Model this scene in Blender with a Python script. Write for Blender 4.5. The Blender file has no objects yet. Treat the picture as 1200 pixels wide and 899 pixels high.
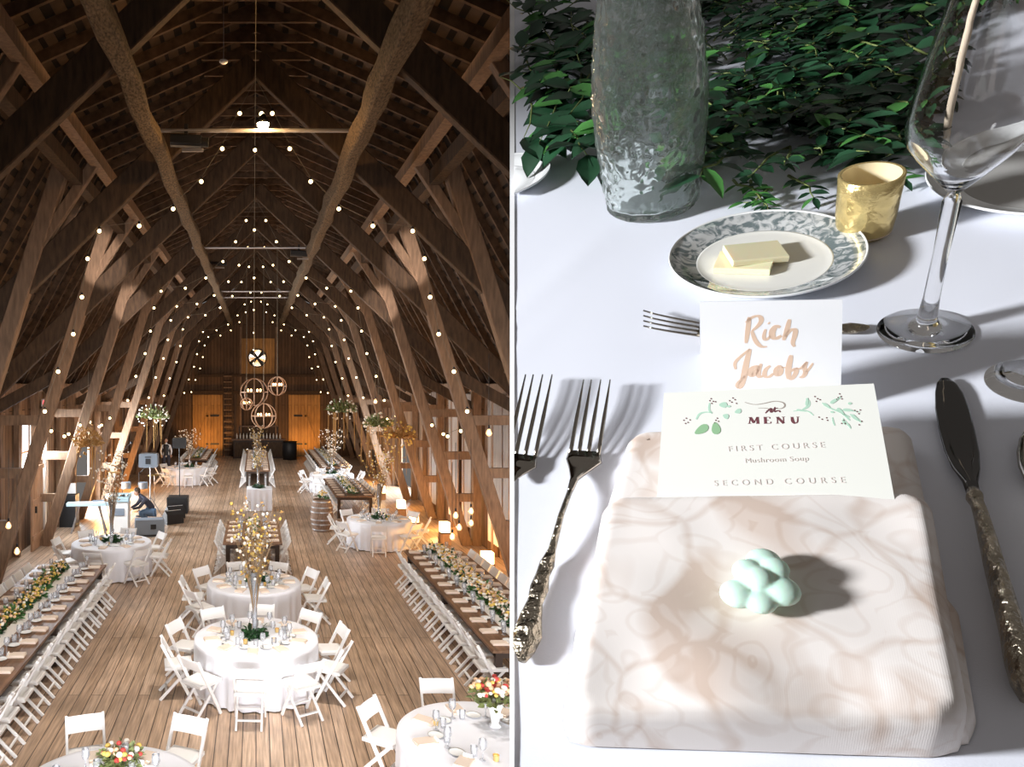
import bpy, math, random
from mathutils import Vector, Matrix, noise
random.seed(7)
PI = math.pi
sc = bpy.context.scene
COL = sc.collection
V = Vector
CAMZ = 4.5

# ------------------------------------------------------------------ helpers
class MB:
    def __init__(s): s.v = []; s.f = []; s.m = []; s.cur = 0
    def add(s, vs, fs):
        b = len(s.v); s.v += [tuple(x) for x in vs]
        for f in fs: s.f.append(tuple(b + i for i in f)); s.m.append(s.cur)
        return s
    def box(s, c, d, rz=0.0, tilt=0.0):
        R = Matrix.Rotation(rz, 3, 'Z') @ Matrix.Rotation(tilt, 3, 'X')
        vs = []
        for k in (-.5, .5):
            for j in (-.5, .5):
                for i in (-.5, .5):
                    vs.append(V(c) + R @ V((i*d[0], j*d[1], k*d[2])))
        return s.add(vs, [(0,2,3,1),(4,5,7,6),(0,1,5,4),(2,6,7,3),(0,4,6,2),(1,3,7,5)])
    def bar(s, a, b, w, d, side=None, ch=0.0):
        # w = width along 'side', d = other; ch = chamfer
        a, b = V(a), V(b); t = (b-a).normalized()
        sd = V(side) if side is not None else (V((0,0,1)) if abs(t.z) < .9 else V((1,0,0)))
        sd = (sd - t*sd.dot(t)).normalized(); n = t.cross(sd)
        hw, hd = w/2, d/2
        if ch > 0:
            pr = [(-hw+ch,-hd),(hw-ch,-hd),(hw,-hd+ch),(hw,hd-ch),(hw-ch,hd),(-hw+ch,hd),(-hw,hd-ch),(-hw,-hd+ch)]
        else: pr = [(-hw,-hd),(hw,-hd),(hw,hd),(-hw,hd)]
        N = len(pr)
        vs = [a+sd*p+n*q for p, q in pr] + [b+sd*p+n*q for p, q in pr]
        fs = [(i, (i+1) % N, N+(i+1) % N, N+i) for i in range(N)]
        fs += [tuple(range(N-1, -1, -1)), tuple(range(N, 2*N))]
        return s.add(vs, fs)
    def tube(s, pts, r, n=6, close=False):
        pts = [V(p) for p in pts]; K = len(pts)
        rs = r if isinstance(r, (list, tuple)) else [r]*K
        vs = []; up = V((0.13, 0.21, 1)).normalized()
        for i, p in enumerate(pts):
            if close: t = pts[(i+1) % K]-pts[i-1]
            else: t = pts[min(i+1, K-1)]-pts[max(i-1, 0)]
            t = t.normalized() if t.length > 1e-9 else V((0,0,1))
            a = t.cross(up)
            if a.length < 1e-3: a = t.cross(V((1,0,0)))
            a.normalize(); b = t.cross(a)
            for k in range(n):
                an = 2*PI*k/n; vs.append(p+(a*math.cos(an)+b*math.sin(an))*rs[i])
        fs = []
        for i in range(K if close else K-1):
            j = (i+1) % K
            for k in range(n): fs.append((i*n+k, i*n+(k+1) % n, j*n+(k+1) % n, j*n+k))
        if not close: fs += [tuple(range(n-1, -1, -1)), tuple(range((K-1)*n, K*n))]
        return s.add(vs, fs)
    def loft(s, pts, ws, hs, side, n=10, pw=2.0):
        # superelliptic sections: half width ws along side, half height hs
        pts = [V(p) for p in pts]; K = len(pts); vs = []
        for i, p in enumerate(pts):
            t = (pts[min(i+1, K-1)]-pts[max(i-1, 0)]).normalized()
            sd = V(side); sd = (sd-t*sd.dot(t)).normalized(); up = sd.cross(t)
            for k in range(n):
                an = 2*PI*k/n; c, q = math.cos(an), math.sin(an)
                c = math.copysign(abs(c)**(2/pw), c); q = math.copysign(abs(q)**(2/pw), q)
                vs.append(p+sd*c*ws[i]+up*q*hs[i])
        fs = []
        for i in range(K-1):
            for k in range(n): fs.append((i*n+k, i*n+(k+1) % n, (i+1)*n+(k+1) % n, (i+1)*n+k))
        fs += [tuple(range(n-1, -1, -1)), tuple(range((K-1)*n, K*n))]
        return s.add(vs, fs)
    def lathe(s, prof, n=24, c=(0,0,0), fn=None, capb=False, capt=False):
        vs = []
        for i, (r, z) in enumerate(prof):
            for k in range(n):
                a = 2*PI*k/n; rr = r if fn is None else fn(r, z, a)
                vs.append((c[0]+rr*math.cos(a), c[1]+rr*math.sin(a), c[2]+z))
        fs = []
        K = len(prof)
        for i in range(K-1):
            for k in range(n): fs.append((i*n+k, i*n+(k+1) % n, (i+1)*n+(k+1) % n, (i+1)*n+k))
        if capb: fs.append(tuple(range(n-1, -1, -1)))
        if capt: fs.append(tuple(range((K-1)*n, K*n)))
        return s.add(vs, fs)
    def ball(s, c, r, n=8, m=5, sq=(1,1,1)):
        vs = [V(c)+V((0,0,-r*sq[2]))]
        for i in range(1, m):
            ph = -PI/2+PI*i/m
            for k in range(n):
                a = 2*PI*k/n; vs.append(V(c)+V((r*sq[0]*math.cos(ph)*math.cos(a), r*sq[1]*math.cos(ph)*math.sin(a), r*sq[2]*math.sin(ph))))
        vs.append(V(c)+V((0,0,r*sq[2])))
        fs = [(0, 1+(k+1) % n, 1+k) for k in range(n)]
        for i in range(m-2):
            for k in range(n):
                a = 1+i*n+k; b = 1+i*n+(k+1) % n; fs.append((a, b, b+n, a+n))
        L = len(vs)-1; b = 1+(m-2)*n
        fs += [(b+k, b+(k+1) % n, L) for k in range(n)]
        return s.add(vs, fs)
    def leaf(s, p, d, L, w, up=None, bend=.25):
        p = V(p); d = V(d).normalized(); up = V(up) if up is not None else V((random.uniform(-1,1), random.uniform(-1,1), random.uniform(.2,1)))
        sd = d.cross(up)
        if sd.length < 1e-4: sd = d.cross(V((1,0,0)))
        sd.normalize(); up = sd.cross(d)
        vs = []
        for t, q in ((0,.06),(.25,.8),(.55,1),(.82,.55),(1,.02)):
            c = p+d*L*t-up*(bend*L*t*t)
            vs += [c+sd*w/2*q+up*w*.12*q, c-up*w*.05, c-sd*w/2*q+up*w*.12*q]
        fs = []
        for i in range(4):
            a = i*3; fs += [(a, a+1, a+4, a+3), (a+1, a+2, a+5, a+4)]
        return s.add(vs, fs)
    def build(s, name, mat, parent=None, smooth=False, M=None, thick=0):
        me = bpy.data.meshes.new(name); me.from_pydata(s.v, [], s.f); me.update()
        for m in (mat if isinstance(mat, (list, tuple)) else [mat]): me.materials.append(m)
        if isinstance(mat, (list, tuple)): me.polygons.foreach_set('material_index', s.m)
        if smooth: me.polygons.foreach_set('use_smooth', [True]*len(me.polygons))
        o = bpy.data.objects.new(name, me); COL.objects.link(o)
        if parent is not None: o.parent = parent
        if M is not None: o.matrix_world = M
        return o

def tag(o, label=None, cat=None, group=None, kind=None):
    if label: o['label'] = label
    if cat: o['category'] = cat
    if group: o['group'] = group
    if kind: o['kind'] = kind
    return o
def thing(name, label, cat, loc=(0,0,0), rz=0, group=None, M=None):
    o = bpy.data.objects.new(name, None); COL.objects.link(o); o.empty_display_size = .1
    if M is not None: o.matrix_world = M
    else: o.location = loc; o.rotation_euler = (0, 0, rz)
    return tag(o, label, cat, group)
def struct(o): o['kind'] = 'structure'; return o
def dup(root, loc=None, rz=None, label=None, group=None, parent=None, scale=None):
    c = root.copy(); COL.objects.link(c)
    if parent is not None: c.parent = parent
    if loc is not None: c.location = loc
    if rz is not None: c.rotation_euler = (0, 0, rz)
    if scale is not None: c.scale = scale
    if label: c['label'] = label
    if group: c['group'] = group
    for ch in list(root.children):
        dup(ch, parent=c)
    return c
PLACED = {}
def put(key, maker, loc, rz, label, group=None, scale=None):
    # first call moves the original, later calls copy it
    if key not in PLACED:
        o = maker(); PLACED[key] = o; o.location = loc; o.rotation_euler = (0, 0, rz)
        if scale is not None: o.scale = scale
        o['label'] = label
        if group: o['group'] = group
        return o
    return dup(PLACED[key], loc, rz, label, group, scale=scale)
ORD = ['first','second','third','fourth','fifth','sixth','seventh','eighth','ninth','tenth','eleventh','twelfth','thirteenth','fourteenth','fifteenth','sixteenth']

# ------------------------------------------------------------------ materials
def nt(name):
    m = bpy.data.materials.new(name); m.use_nodes = True
    n = m.node_tree.nodes; return m, n, m.node_tree.links, n['Principled BSDF']
def L4(c): return (c[0], c[1], c[2], 1)
def mat(name, col, rough=.6, metal=0, var=0, scale=8, bump=0, coat=0, sss=0, trans=0, ior=1.45, emit=None, es=0, stretch=None, sheen=0, alpha=1):
    m, n, l, b = nt(name)
    b.inputs['Base Color'].default_value = L4(col); b.inputs['Roughness'].default_value = rough
    b.inputs['Metallic'].default_value = metal; b.inputs['IOR'].default_value = ior
    b.inputs['Transmission Weight'].default_value = trans; b.inputs['Coat Weight'].default_value = coat
    b.inputs['Alpha'].default_value = alpha
    if sheen: b.inputs['Sheen Weight'].default_value = sheen
    if sss: b.inputs['Subsurface Weight'].default_value = sss; b.inputs['Subsurface Scale'].default_value = .01
    if emit: b.inputs['Emission Color'].default_value = L4(emit); b.inputs['Emission Strength'].default_value = es
    if var or bump:
        tc = n.new('ShaderNodeTexCoord'); mp = n.new('ShaderNodeMapping'); l.new(tc.outputs['Object'], mp.inputs['Vector'])
        if stretch: mp.inputs['Scale'].default_value = stretch
        no = n.new('ShaderNodeTexNoise'); no.inputs['Scale'].default_value = scale; no.inputs['Detail'].default_value = 5
        l.new(mp.outputs[0], no.inputs['Vector'])
        if var:
            r = n.new('ShaderNodeValToRGB'); l.new(no.outputs['Fac'], r.inputs['Fac'])
            r.color_ramp.elements[0].position = .3; r.color_ramp.elements[1].position = .72
            r.color_ramp.elements[0].color = L4([c*(1-var) for c in col]); r.color_ramp.elements[1].color = L4([min(1, c*(1+var)) for c in col])
            l.new(r.outputs[0], b.inputs['Base Color'])
        if bump:
            bu = n.new('ShaderNodeBump'); bu.inputs['Strength'].default_value = bump; bu.inputs['Distance'].default_value = .01
            l.new(no.outputs['Fac'], bu.inputs['Height']); l.new(bu.outputs[0], b.inputs['Normal'])
    return m
def glass(name, col=(1,1,1), rough=0, ior=1.45, bump=0):
    m = bpy.data.materials.new(name); m.use_nodes = True; n = m.node_tree.nodes; l = m.node_tree.links
    n.clear(); o = n.new('ShaderNodeOutputMaterial'); g = n.new('ShaderNodeBsdfGlass')
    g.inputs['Color'].default_value = L4(col); g.inputs['Roughness'].default_value = rough; g.inputs['IOR'].default_value = ior
    l.new(g.outputs[0], o.inputs['Surface']); return m
def thin_glass(name, tint=(.95,.97,1), refl=.25):
    # thin-walled glass for the small glasses far away
    m = bpy.data.materials.new(name); m.use_nodes = True; n = m.node_tree.nodes; l = m.node_tree.links
    n.clear(); o = n.new('ShaderNodeOutputMaterial'); t = n.new('ShaderNodeBsdfTransparent'); g = n.new('ShaderNodeBsdfGlossy')
    t.inputs[0].default_value = L4(tint); g.inputs['Roughness'].default_value = .12
    lw = n.new('ShaderNodeLayerWeight'); lw.inputs[0].default_value = refl+.2; mx = n.new('ShaderNodeMixShader')
    l.new(lw.outputs['Fresnel'], mx.inputs[0]); l.new(t.outputs[0], mx.inputs[1]); l.new(g.outputs[0], mx.inputs[2]); df = n.new('ShaderNodeBsdfDiffuse'); df.inputs[0].default_value = (.9,.9,.92,1); m2 = n.new('ShaderNodeMixShader'); m2.inputs[0].default_value = .22; l.new(mx.outputs[0], m2.inputs[1]); l.new(df.outputs[0], m2.inputs[2]); l.new(m2.outputs[0], o.inputs['Surface'])
    return m
def planks(name, axis_long, axis_across, c1, c2, gap, width, length, rough=.5, mortar=.004, grain=.35, stain=None):
    # boards: rows of a brick texture laid on world position
    m, n, l, b = nt(name)
    g = n.new('ShaderNodeNewGeometry'); sp = n.new('ShaderNodeSeparateXYZ'); l.new(g.outputs['Position'], sp.inputs[0])
    cb = n.new('ShaderNodeCombineXYZ'); l.new(sp.outputs[axis_long], cb.inputs[0]); l.new(sp.outputs[axis_across], cb.inputs[1])
    br = n.new('ShaderNodeTexBrick'); l.new(cb.outputs[0], br.inputs['Vector'])
    br.inputs['Scale'].default_value = 1; br.inputs['Brick Width'].default_value = length; br.inputs['Row Height'].default_value = width
    br.inputs['Mortar Size'].default_value = mortar; br.inputs['Mortar Smooth'].default_value = .2; br.inputs['Bias'].default_value = 0
    br.inputs['Color1'].default_value = L4(c1); br.inputs['Color2'].default_value = L4(c2); br.inputs['Mortar'].default_value = L4(gap); br.offset = .37
    mp = n.new('ShaderNodeMapping'); mp.inputs['Scale'].default_value = (1.2, 22, 1); l.new(cb.outputs[0], mp.inputs[0])
    no = n.new('ShaderNodeTexNoise'); no.inputs['Scale'].default_value = 1.5; no.inputs['Detail'].default_value = 6; l.new(mp.outputs[0], no.inputs['Vector'])
    r = n.new('ShaderNodeMapRange'); r.inputs['From Min'].default_value = .25; r.inputs['From Max'].default_value = .75
    r.inputs['To Min'].default_value = 1-grain; r.inputs['To Max'].default_value = 1+grain; l.new(no.outputs['Fac'], r.inputs['Value'])
    n2 = n.new('ShaderNodeTexNoise'); n2.inputs['Scale'].default_value = .7; n2.inputs['Detail'].default_value = 4; l.new(g.outputs['Position'], n2.inputs['Vector'])
    r2 = n.new('ShaderNodeMapRange'); r2.inputs['From Min'].default_value = .3; r2.inputs['From Max'].default_value = .7
    r2.inputs['To Min'].default_value = .75; r2.inputs['To Max'].default_value = 1.2; l.new(n2.outputs['Fac'], r2.inputs['Value'])
    mu = n.new('ShaderNodeMath'); mu.operation = 'MULTIPLY'; l.new(r.outputs[0], mu.inputs[0]); l.new(r2.outputs[0], mu.inputs[1])
    vm = n.new('ShaderNodeVectorMath'); vm.operation = 'SCALE'; l.new(br.outputs['Color'], vm.inputs[0]); l.new(mu.outputs[0], vm.inputs['Scale'])
    l.new(vm.outputs[0], b.inputs['Base Color']); b.inputs['Roughness'].default_value = rough
    bu = n.new('ShaderNodeBump'); bu.inputs['Strength'].default_value = .4; bu.inputs['Distance'].default_value = .01; l.new(no.outputs['Fac'], bu.inputs['Height']); l.new(bu.outputs[0], b.inputs['Normal'])
    return m

M_floor = planks('floor_boards', 1, 0, (.50,.355,.25), (.37,.25,.165), (.05,.03,.018), .17, 6.5, .38, .007, grain=.45)
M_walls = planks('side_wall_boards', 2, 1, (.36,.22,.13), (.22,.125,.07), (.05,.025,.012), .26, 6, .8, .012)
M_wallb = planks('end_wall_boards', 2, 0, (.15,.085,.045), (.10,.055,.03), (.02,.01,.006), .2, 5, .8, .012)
M_doorb = planks('barn_door_boards', 2, 0, (.50,.26,.08), (.40,.20,.06), (.10,.05,.02), .2, 5, .7, .01)
M_loft = planks('loft_boards', 0, 1, (.3,.2,.13), (.22,.15,.1), (.03,.02,.01), .18, 4)
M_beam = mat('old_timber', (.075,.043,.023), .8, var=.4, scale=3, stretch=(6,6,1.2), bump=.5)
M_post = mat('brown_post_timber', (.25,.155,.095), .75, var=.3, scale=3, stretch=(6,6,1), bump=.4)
M_rough = mat('hewn_log', (.13,.088,.05), .9, var=.7, scale=14, stretch=(3,1.2,3), bump=1)
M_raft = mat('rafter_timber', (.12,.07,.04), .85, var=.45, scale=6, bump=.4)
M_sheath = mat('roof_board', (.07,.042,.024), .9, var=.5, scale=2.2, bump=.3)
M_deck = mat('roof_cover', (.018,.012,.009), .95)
M_dark = mat('dark_iron', (.03,.028,.027), .5, metal=.5)
M_chair = mat('white_chair_paint', (.84,.82,.80), .4)
M_pad = mat('white_seat_pad', (.82,.80,.77), .5)
M_cloth = mat('white_linen', (.84,.84,.88), .85, sheen=.3)
M_farm = mat('brown_plank_top', (.20,.105,.055), .5, var=.45, scale=2, stretch=(8,1,8))
M_farmleg = mat('dark_table_leg', (.05,.03,.02), .6)
M_nap = mat('blush_napkin', (.80,.66,.54), .85)
M_card = mat('white_card', (.9,.9,.88), .6)
M_runner = mat('cream_runner', (.86,.82,.77), .85)
M_tg = thin_glass('far_glass')
M_green = mat('fresh_leaf', (.045,.13,.03), .5, var=.5, scale=30)
M_dgreen = mat('deep_leaf', (.02,.07,.02), .5, var=.5, scale=30)
M_olive = mat('olive_leaf', (.17,.20,.07), .5, var=.5, scale=30)
M_twig = mat('bare_twig', (.26,.17,.09), .8)
M_white = mat('white_blossom', (.86,.80,.70), .7)
M_yellow = mat('yellow_blossom', (.72,.50,.12), .7)
M_peach = mat('peach_blossom', (.86,.55,.34), .7)
M_red = mat('red_bloom', (.55,.06,.05), .6)
M_autumn = mat('rust_leaf', (.40,.22,.07), .7)
M_bulb = mat('lit_bulb', (1,.8,.5), .4, emit=(1,.74,.36), es=7)
M_bulbw = mat('lit_filament_bulb', (1,.6,.3), .4, emit=(1,.52,.2), es=10)
M_lamp = mat('lit_spot_lens', (1,.7,.4), .4, emit=(1,.62,.28), es=120)
M_wire = mat('pale_wire', (.20,.16,.11), .6)
M_copper = mat('copper_ring', (.34,.20,.12), .5, metal=.3)
M_pipe = mat('grey_pipe', (.36,.33,.32), .35, metal=.6)
M_black = mat('black_cabinet', (.02,.02,.022), .5)
M_grey = mat('blue_grey_plastic', (.22,.26,.31), .5)
M_teal = mat('pale_blue_plastic', (.45,.62,.68), .5)
M_skin = mat('skin', (.62,.36,.25), .55)
M_jean = mat('blue_denim', (.12,.20,.32), .8)
M_shirtd = mat('charcoal_shirt', (.05,.05,.07), .8)
M_shirtw = mat('white_shirt', (.82,.80,.80), .8)
M_hair = mat('brown_hair', (.06,.035,.02), .7)
M_lantern = mat('lit_lantern_paper', (1,.85,.6), .6, emit=(1,.66,.33), es=7)
M_votive = mat('lit_votive', (1,.7,.3), .4, emit=(1,.6,.2), es=1.2)
M_steelb = mat('barrel_oak', (.24,.15,.10), .7, var=.4, scale=8, stretch=(6,6,1))
M_hoop = mat('grey_hoop', (.40,.38,.37), .4, metal=.7)
M_sky = mat('daylit_pane', (.8,.87,1), .4, emit=(.85,.93,1), es=2.2)
M_drape = mat('pale_drape', (.80,.72,.66), .9, var=.12, scale=3, stretch=(12,12,.5))
M_pine = mat('pine_door', (.48,.30,.19), .7, var=.25, scale=2, stretch=(8,8,1))

# ------------------------------------------------------------------ barn shell
XW, PL = 6.3, 4.5
YE = 45.6
def zr(x):   # roof underside height at |x|
    x = abs(x)
    return CAMZ + min(6.45-.45*x, 1.82*(XW+.05-x))
XB = (1.82*(XW+.05)-6.45)/(1.82-.45)
fl = MB().box((0, 22.5, -.05), (13.4, 46.5, .1)).build('floor', M_floor); struct(fl)
MB().box((0, -.4, 2.9), (12.4, 5.2, .12)).build('floor_loft', M_loft)['kind'] = 'structure'
def wall_side(sx, holes, name):
    mb = MB(); ys = sorted({2.0, YE} | {h[0] for h in holes} | {h[1] for h in holes})
    for a, b in zip(ys[:-1], ys[1:]):
        z = 0
        for h in sorted(holes, key=lambda q: q[2]):
            if h[0] <= a and b <= h[1]:
                if h[2] > z: mb.box((sx*(XW+.03), (a+b)/2, (z+h[2])/2), (.06, b-a, h[2]-z))
                z = h[3]
        if z < PL: mb.box((sx*(XW+.03), (a+b)/2, (z+PL)/2), (.06, b-a, PL-z))
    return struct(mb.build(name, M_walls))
wall_side(-1, [(19.7, 21.2, 2.0, 3.45), (25.0, 27.7, 0, 2.8)], 'wall_left')
wall_side(1, [(15.2, 16.1, 1.6, 4.0), (29.0, 31.8, 0, 2.8)], 'wall_right')
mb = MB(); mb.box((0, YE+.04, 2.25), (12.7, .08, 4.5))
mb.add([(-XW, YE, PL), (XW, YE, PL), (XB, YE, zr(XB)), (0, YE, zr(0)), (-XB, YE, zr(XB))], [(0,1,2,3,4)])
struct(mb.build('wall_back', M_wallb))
# roof cover + skip boards
ceil_ = MB()
Y0, Y1 = 4.0, YE
for s in (-1, 1):
    for (xa, xb) in ((0, XB), (XB, XW+.3)):
        za, zb = (zr(xa), zr(xb) if xb <= XW else CAMZ-.5)
        ceil_.add([(s*xa, Y0, za+.2), (s*xb, Y0, zb+.2), (s*xb, Y1, zb+.2), (s*xa, Y1, za+.2),
                   (s*xa, Y0, za+.24), (s*xb, Y0, zb+.24), (s*xb, Y1, zb+.24), (s*xa, Y1, za+.24)],
                  [(0,1,2,3),(4,5,6,7),(0,1,5,4),(1,2,6,5),(2,3,7,6),(3,0,4,7)])
ceil_o = struct(ceil_.build('ceiling', M_deck))
sh = MB()
for s in (-1, 1):
    x = .12
    while x < XW:
        steep = x > XB
        dx = .13 if steep else .27
        t = V((s, 0, -.45)).normalized() if not steep else V((s, 0, -1.82)).normalized()
        y = Y0
        while y < Y1:
            L_ = random.uniform(2.5, 5); y2 = min(Y1, y+L_-.02)
            j = random.uniform(-.02, .02)
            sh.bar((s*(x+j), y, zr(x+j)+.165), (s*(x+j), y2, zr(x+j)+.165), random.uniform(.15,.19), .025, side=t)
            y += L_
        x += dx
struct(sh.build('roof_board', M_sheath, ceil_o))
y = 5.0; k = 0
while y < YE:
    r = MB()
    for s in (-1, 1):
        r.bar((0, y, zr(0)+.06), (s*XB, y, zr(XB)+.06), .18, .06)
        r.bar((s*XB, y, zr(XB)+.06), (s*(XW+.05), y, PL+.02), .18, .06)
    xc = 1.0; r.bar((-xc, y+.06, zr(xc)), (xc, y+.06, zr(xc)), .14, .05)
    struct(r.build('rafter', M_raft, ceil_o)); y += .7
# wall plates and sill
for s, nm in ((-1, 'left'), (1, 'right')):
    struct(MB().bar((s*(XW-.1), 4, PL-.12), (s*(XW-.1), YE, PL-.12), .22, .2).build('trim_'+('1' if s < 0 else '2'), M_post))
# timber frames
def frame_mesh(root):
    for s in (-1, 1):
        # principal rafter, post, strut, girts, wall post, plate tie
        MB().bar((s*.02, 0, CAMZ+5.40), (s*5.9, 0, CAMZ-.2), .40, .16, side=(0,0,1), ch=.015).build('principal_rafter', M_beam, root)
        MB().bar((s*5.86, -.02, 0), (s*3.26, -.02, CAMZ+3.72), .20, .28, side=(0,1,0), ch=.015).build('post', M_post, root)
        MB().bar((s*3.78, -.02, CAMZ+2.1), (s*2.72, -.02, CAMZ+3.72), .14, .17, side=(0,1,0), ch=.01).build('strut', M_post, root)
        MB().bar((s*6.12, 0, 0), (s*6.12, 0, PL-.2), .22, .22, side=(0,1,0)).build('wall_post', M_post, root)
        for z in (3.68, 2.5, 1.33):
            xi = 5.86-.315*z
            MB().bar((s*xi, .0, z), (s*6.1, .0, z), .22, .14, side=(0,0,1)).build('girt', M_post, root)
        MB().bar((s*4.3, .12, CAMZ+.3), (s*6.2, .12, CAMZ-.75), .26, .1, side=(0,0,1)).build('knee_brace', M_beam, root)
fr = [8.4+4*i for i in range(10)]
for i, y in enumerate(fr):
    lb = 'dark timber roof frame with slanted posts, %s frame from the near end' % ORD[i]
    if i == 0:
        f0 = thing('timber_frame', lb, 'timber frame', (0, y, 0), group='timber roof frames'); frame_mesh(f0)
    else: dup(f0, (0, y, 0), label=lb)
# side wall studs between frames
k = 0
for s, nm in ((-1, 'left'), (1, 'right')):
    for i in range(16):
        y = 12.4+4*(i//2)+(1.33 if i % 2 == 0 else 2.67)
        if s < 0 and 24.9 < y < 27.8 or s > 0 and 28.9 < y < 31.9: continue
        k += 1
        o = MB().box((s*6.2, y, 2.15), (.14, .16, 4.3)).build('trim_%d' % (k+10), M_post); struct(o)
# purlins
for s, nm in ((-1, 'left'), (1, 'right')):
    mb = MB(); n = 90; pts = []; rs = []
    for i in range(n):
        yy = 4.5+(YE-4.5)*i/(n-1)
        pts.append((s*(1.47+.02*math.sin(yy*2.1)), yy, CAMZ+3.52+.02*math.sin(yy*1.3+s))); rs.append(.128+.009*math.sin(yy*3.7)+.006*math.sin(yy*9))
    mb.loft(pts, [r*.95 for r in rs], [r*1.05 for r in rs], (1,0,.25), 16, 5)
    tag(mb.build('purlin_log', M_rough, smooth=False), 'rough hewn log purlin running the length of the roof, %s of the ridge' % nm, 'roof beam')
    o = thing('purlin_beam', 'squared double purlin under the roof bend, %s side' % nm, 'roof beam', (0,0,0))
    MB().bar((s*2.68, 4.5, CAMZ+3.75), (s*2.68, YE, CAMZ+3.75), .22, .18).build('beam', M_post, o)
    MB().bar((s*3.0, 4.5, CAMZ+3.45), (s*3.0, YE, CAMZ+3.45), .24, .18).build('lower_beam', M_beam, o)
# end wall: braced doors, headers, ladder, hutch, round fan window
def barn_door(x, s, lb):
    o = thing('barn_door', lb, 'barn door', (x, YE-.06, 0))
    MB().box((0, 0, 1.9), (1.95, .07, 3.8)).build('door_panel', M_doorb, o)
    MB().box((s*.06, -.07, 1.9), (.12, .06, 3.8)).build('centre_stile', M_doorb, o)
    MB().bar((s*-.85, -.06, .5), (s*.05, -.06, 2.9), .14, .05, side=(1,0,0)).build('brace', M_doorb, o)
    mb = MB()
    for z in (.75, 2.5): mb.box((s*.25, -.07, z), (.8, .03, .1))
    mb.build('strap_hinge', M_dark, o)
barn_door(-2.95, 1, 'tall amber plank barn door in the end wall, left of the bar')
barn_door(3.0, -1, 'tall amber plank barn door in the end wall, right of the bar')
struct(MB().box((0, YE-.12, 3.95), (11, .2, .2)).build('trim_3', M_beam))
struct(MB().box((0, YE-.12, 5.0), (7.4, .2, .16)).build('trim_4', M_beam))
struct(MB().box((-.95, YE-.1, 4), (.12, .14, 8)).build('trim_5', M_post))
struct(MB().box((1.25, YE-.1, 4), (.12, .14, 8)).build('trim_6', M_post))
struct(MB().box((0.1, YE-.05, 6.2), (2.1, .06, 2.2)).build('trim_7', M_doorb))
lad = thing('wall_ladder', 'dark wooden ladder fixed to the end wall', 'ladder', (-1.75, YE-.25, 0))
for x in (-.28, .28): MB().box((x, 0, 2.6), (.07, .07, 5.2)).build('rail', M_beam, lad)
for i in range(14): MB().box((0, 0, .4+i*.35), (.5, .05, .06)).build('rung', M_post, lad)
ft = thing('exhaust_fan', 'round black bladed fan against a bright opening high in the end wall', 'fan', (.08, YE-.1, 6.08))
mb = MB(); mb.tube([(.55*math.cos(a), -.02, .55*math.sin(a)) for a in [2*PI*i/32 for i in range(32)]], .04, 6, close=True); mb.build('rim', M_dark, ft)
mb = MB(); mb.add([(.54*math.cos(2*PI*i/32), .02, .54*math.sin(2*PI*i/32)) for i in range(32)], [tuple(range(32))]); mb.build('lit_opening', M_sky, ft)
for a in (.8, 2.37, 3.94, 5.5):
    c, q = math.cos(a), math.sin(a); mb = MB()
    p = [(.06, -.09), (.5, -.17), (.53, .12), (.06, .05)]
    vs = [(x*c-z*q, -.03-.02*(z > 0)+d, x*q+z*c) for d in (0, .01) for x, z in p]
    mb.add(vs, [(3,2,1,0),(4,5,6,7),(0,1,5,4),(1,2,6,5),(2,3,7,6),(3,0,4,7)]); mb.build('blade', M_dark, ft)
MB().ball((0,-.03,0), .09).build('hub', M_dark, ft)
# windows / door on the sides
o = thing('window_1', None, None, (-XW-.03, 20.45, 2.72)); o['kind'] = 'structure'
MB().box((-.02,0,0), (.02,1.5,1.44)).build('pane', M_sky, o)
mb = MB()
for a, b in (((0,-.77,0),(.1,.08,1.6)), ((0,.77,0),(.1,.08,1.6)), ((0,0,.76),(.1,1.6,.08)), ((0,0,-.76),(.1,1.6,.08)), ((0,0,0),(.05,.05,1.5)), ((0,0,-.1),(.05,1.5,.05))): mb.box(a, b)
mb.build('window_frame', M_post, o)
o = thing('window_2', None, None, (XW+.03, 15.65, 2.8)); o['kind'] = 'structure'
MB().box((.02,0,0), (.02,.9,2.4)).build('pane', M_sky, o)
mb = MB()
for a, b in (((0,-.46,0),(.1,.07,2.5)), ((0,.46,0),(.1,.07,2.5)), ((0,0,1.22),(.1,1,.07)), ((0,0,-1.22),(.1,1,.07)), ((0,0,0),(.05,.9,.05))): mb.box(a, b)
mb.build('window_frame', M_post, o)
o = thing('door_1', None, None, (-6.0, 19.6, 0)); o['kind'] = 'structure'
mb = MB()
for i in range(5): mb.box((.0, .1+i*.2, 1.25), (.05, .19, 2.5))
for z in (.35, 1.3, 2.2): mb.box((.04, .5, z), (.04, 1.0, .12))
mb.build('door_panel', M_pine, o)
MB().box((.0, 1.12, 1.6), (.14, .14, 3.2)).build('door_frame', M_chair, o)
MB().box((.08, .16, 1.1), (.05, .03, .18)).build('door_handle', M_dark, o)
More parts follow.
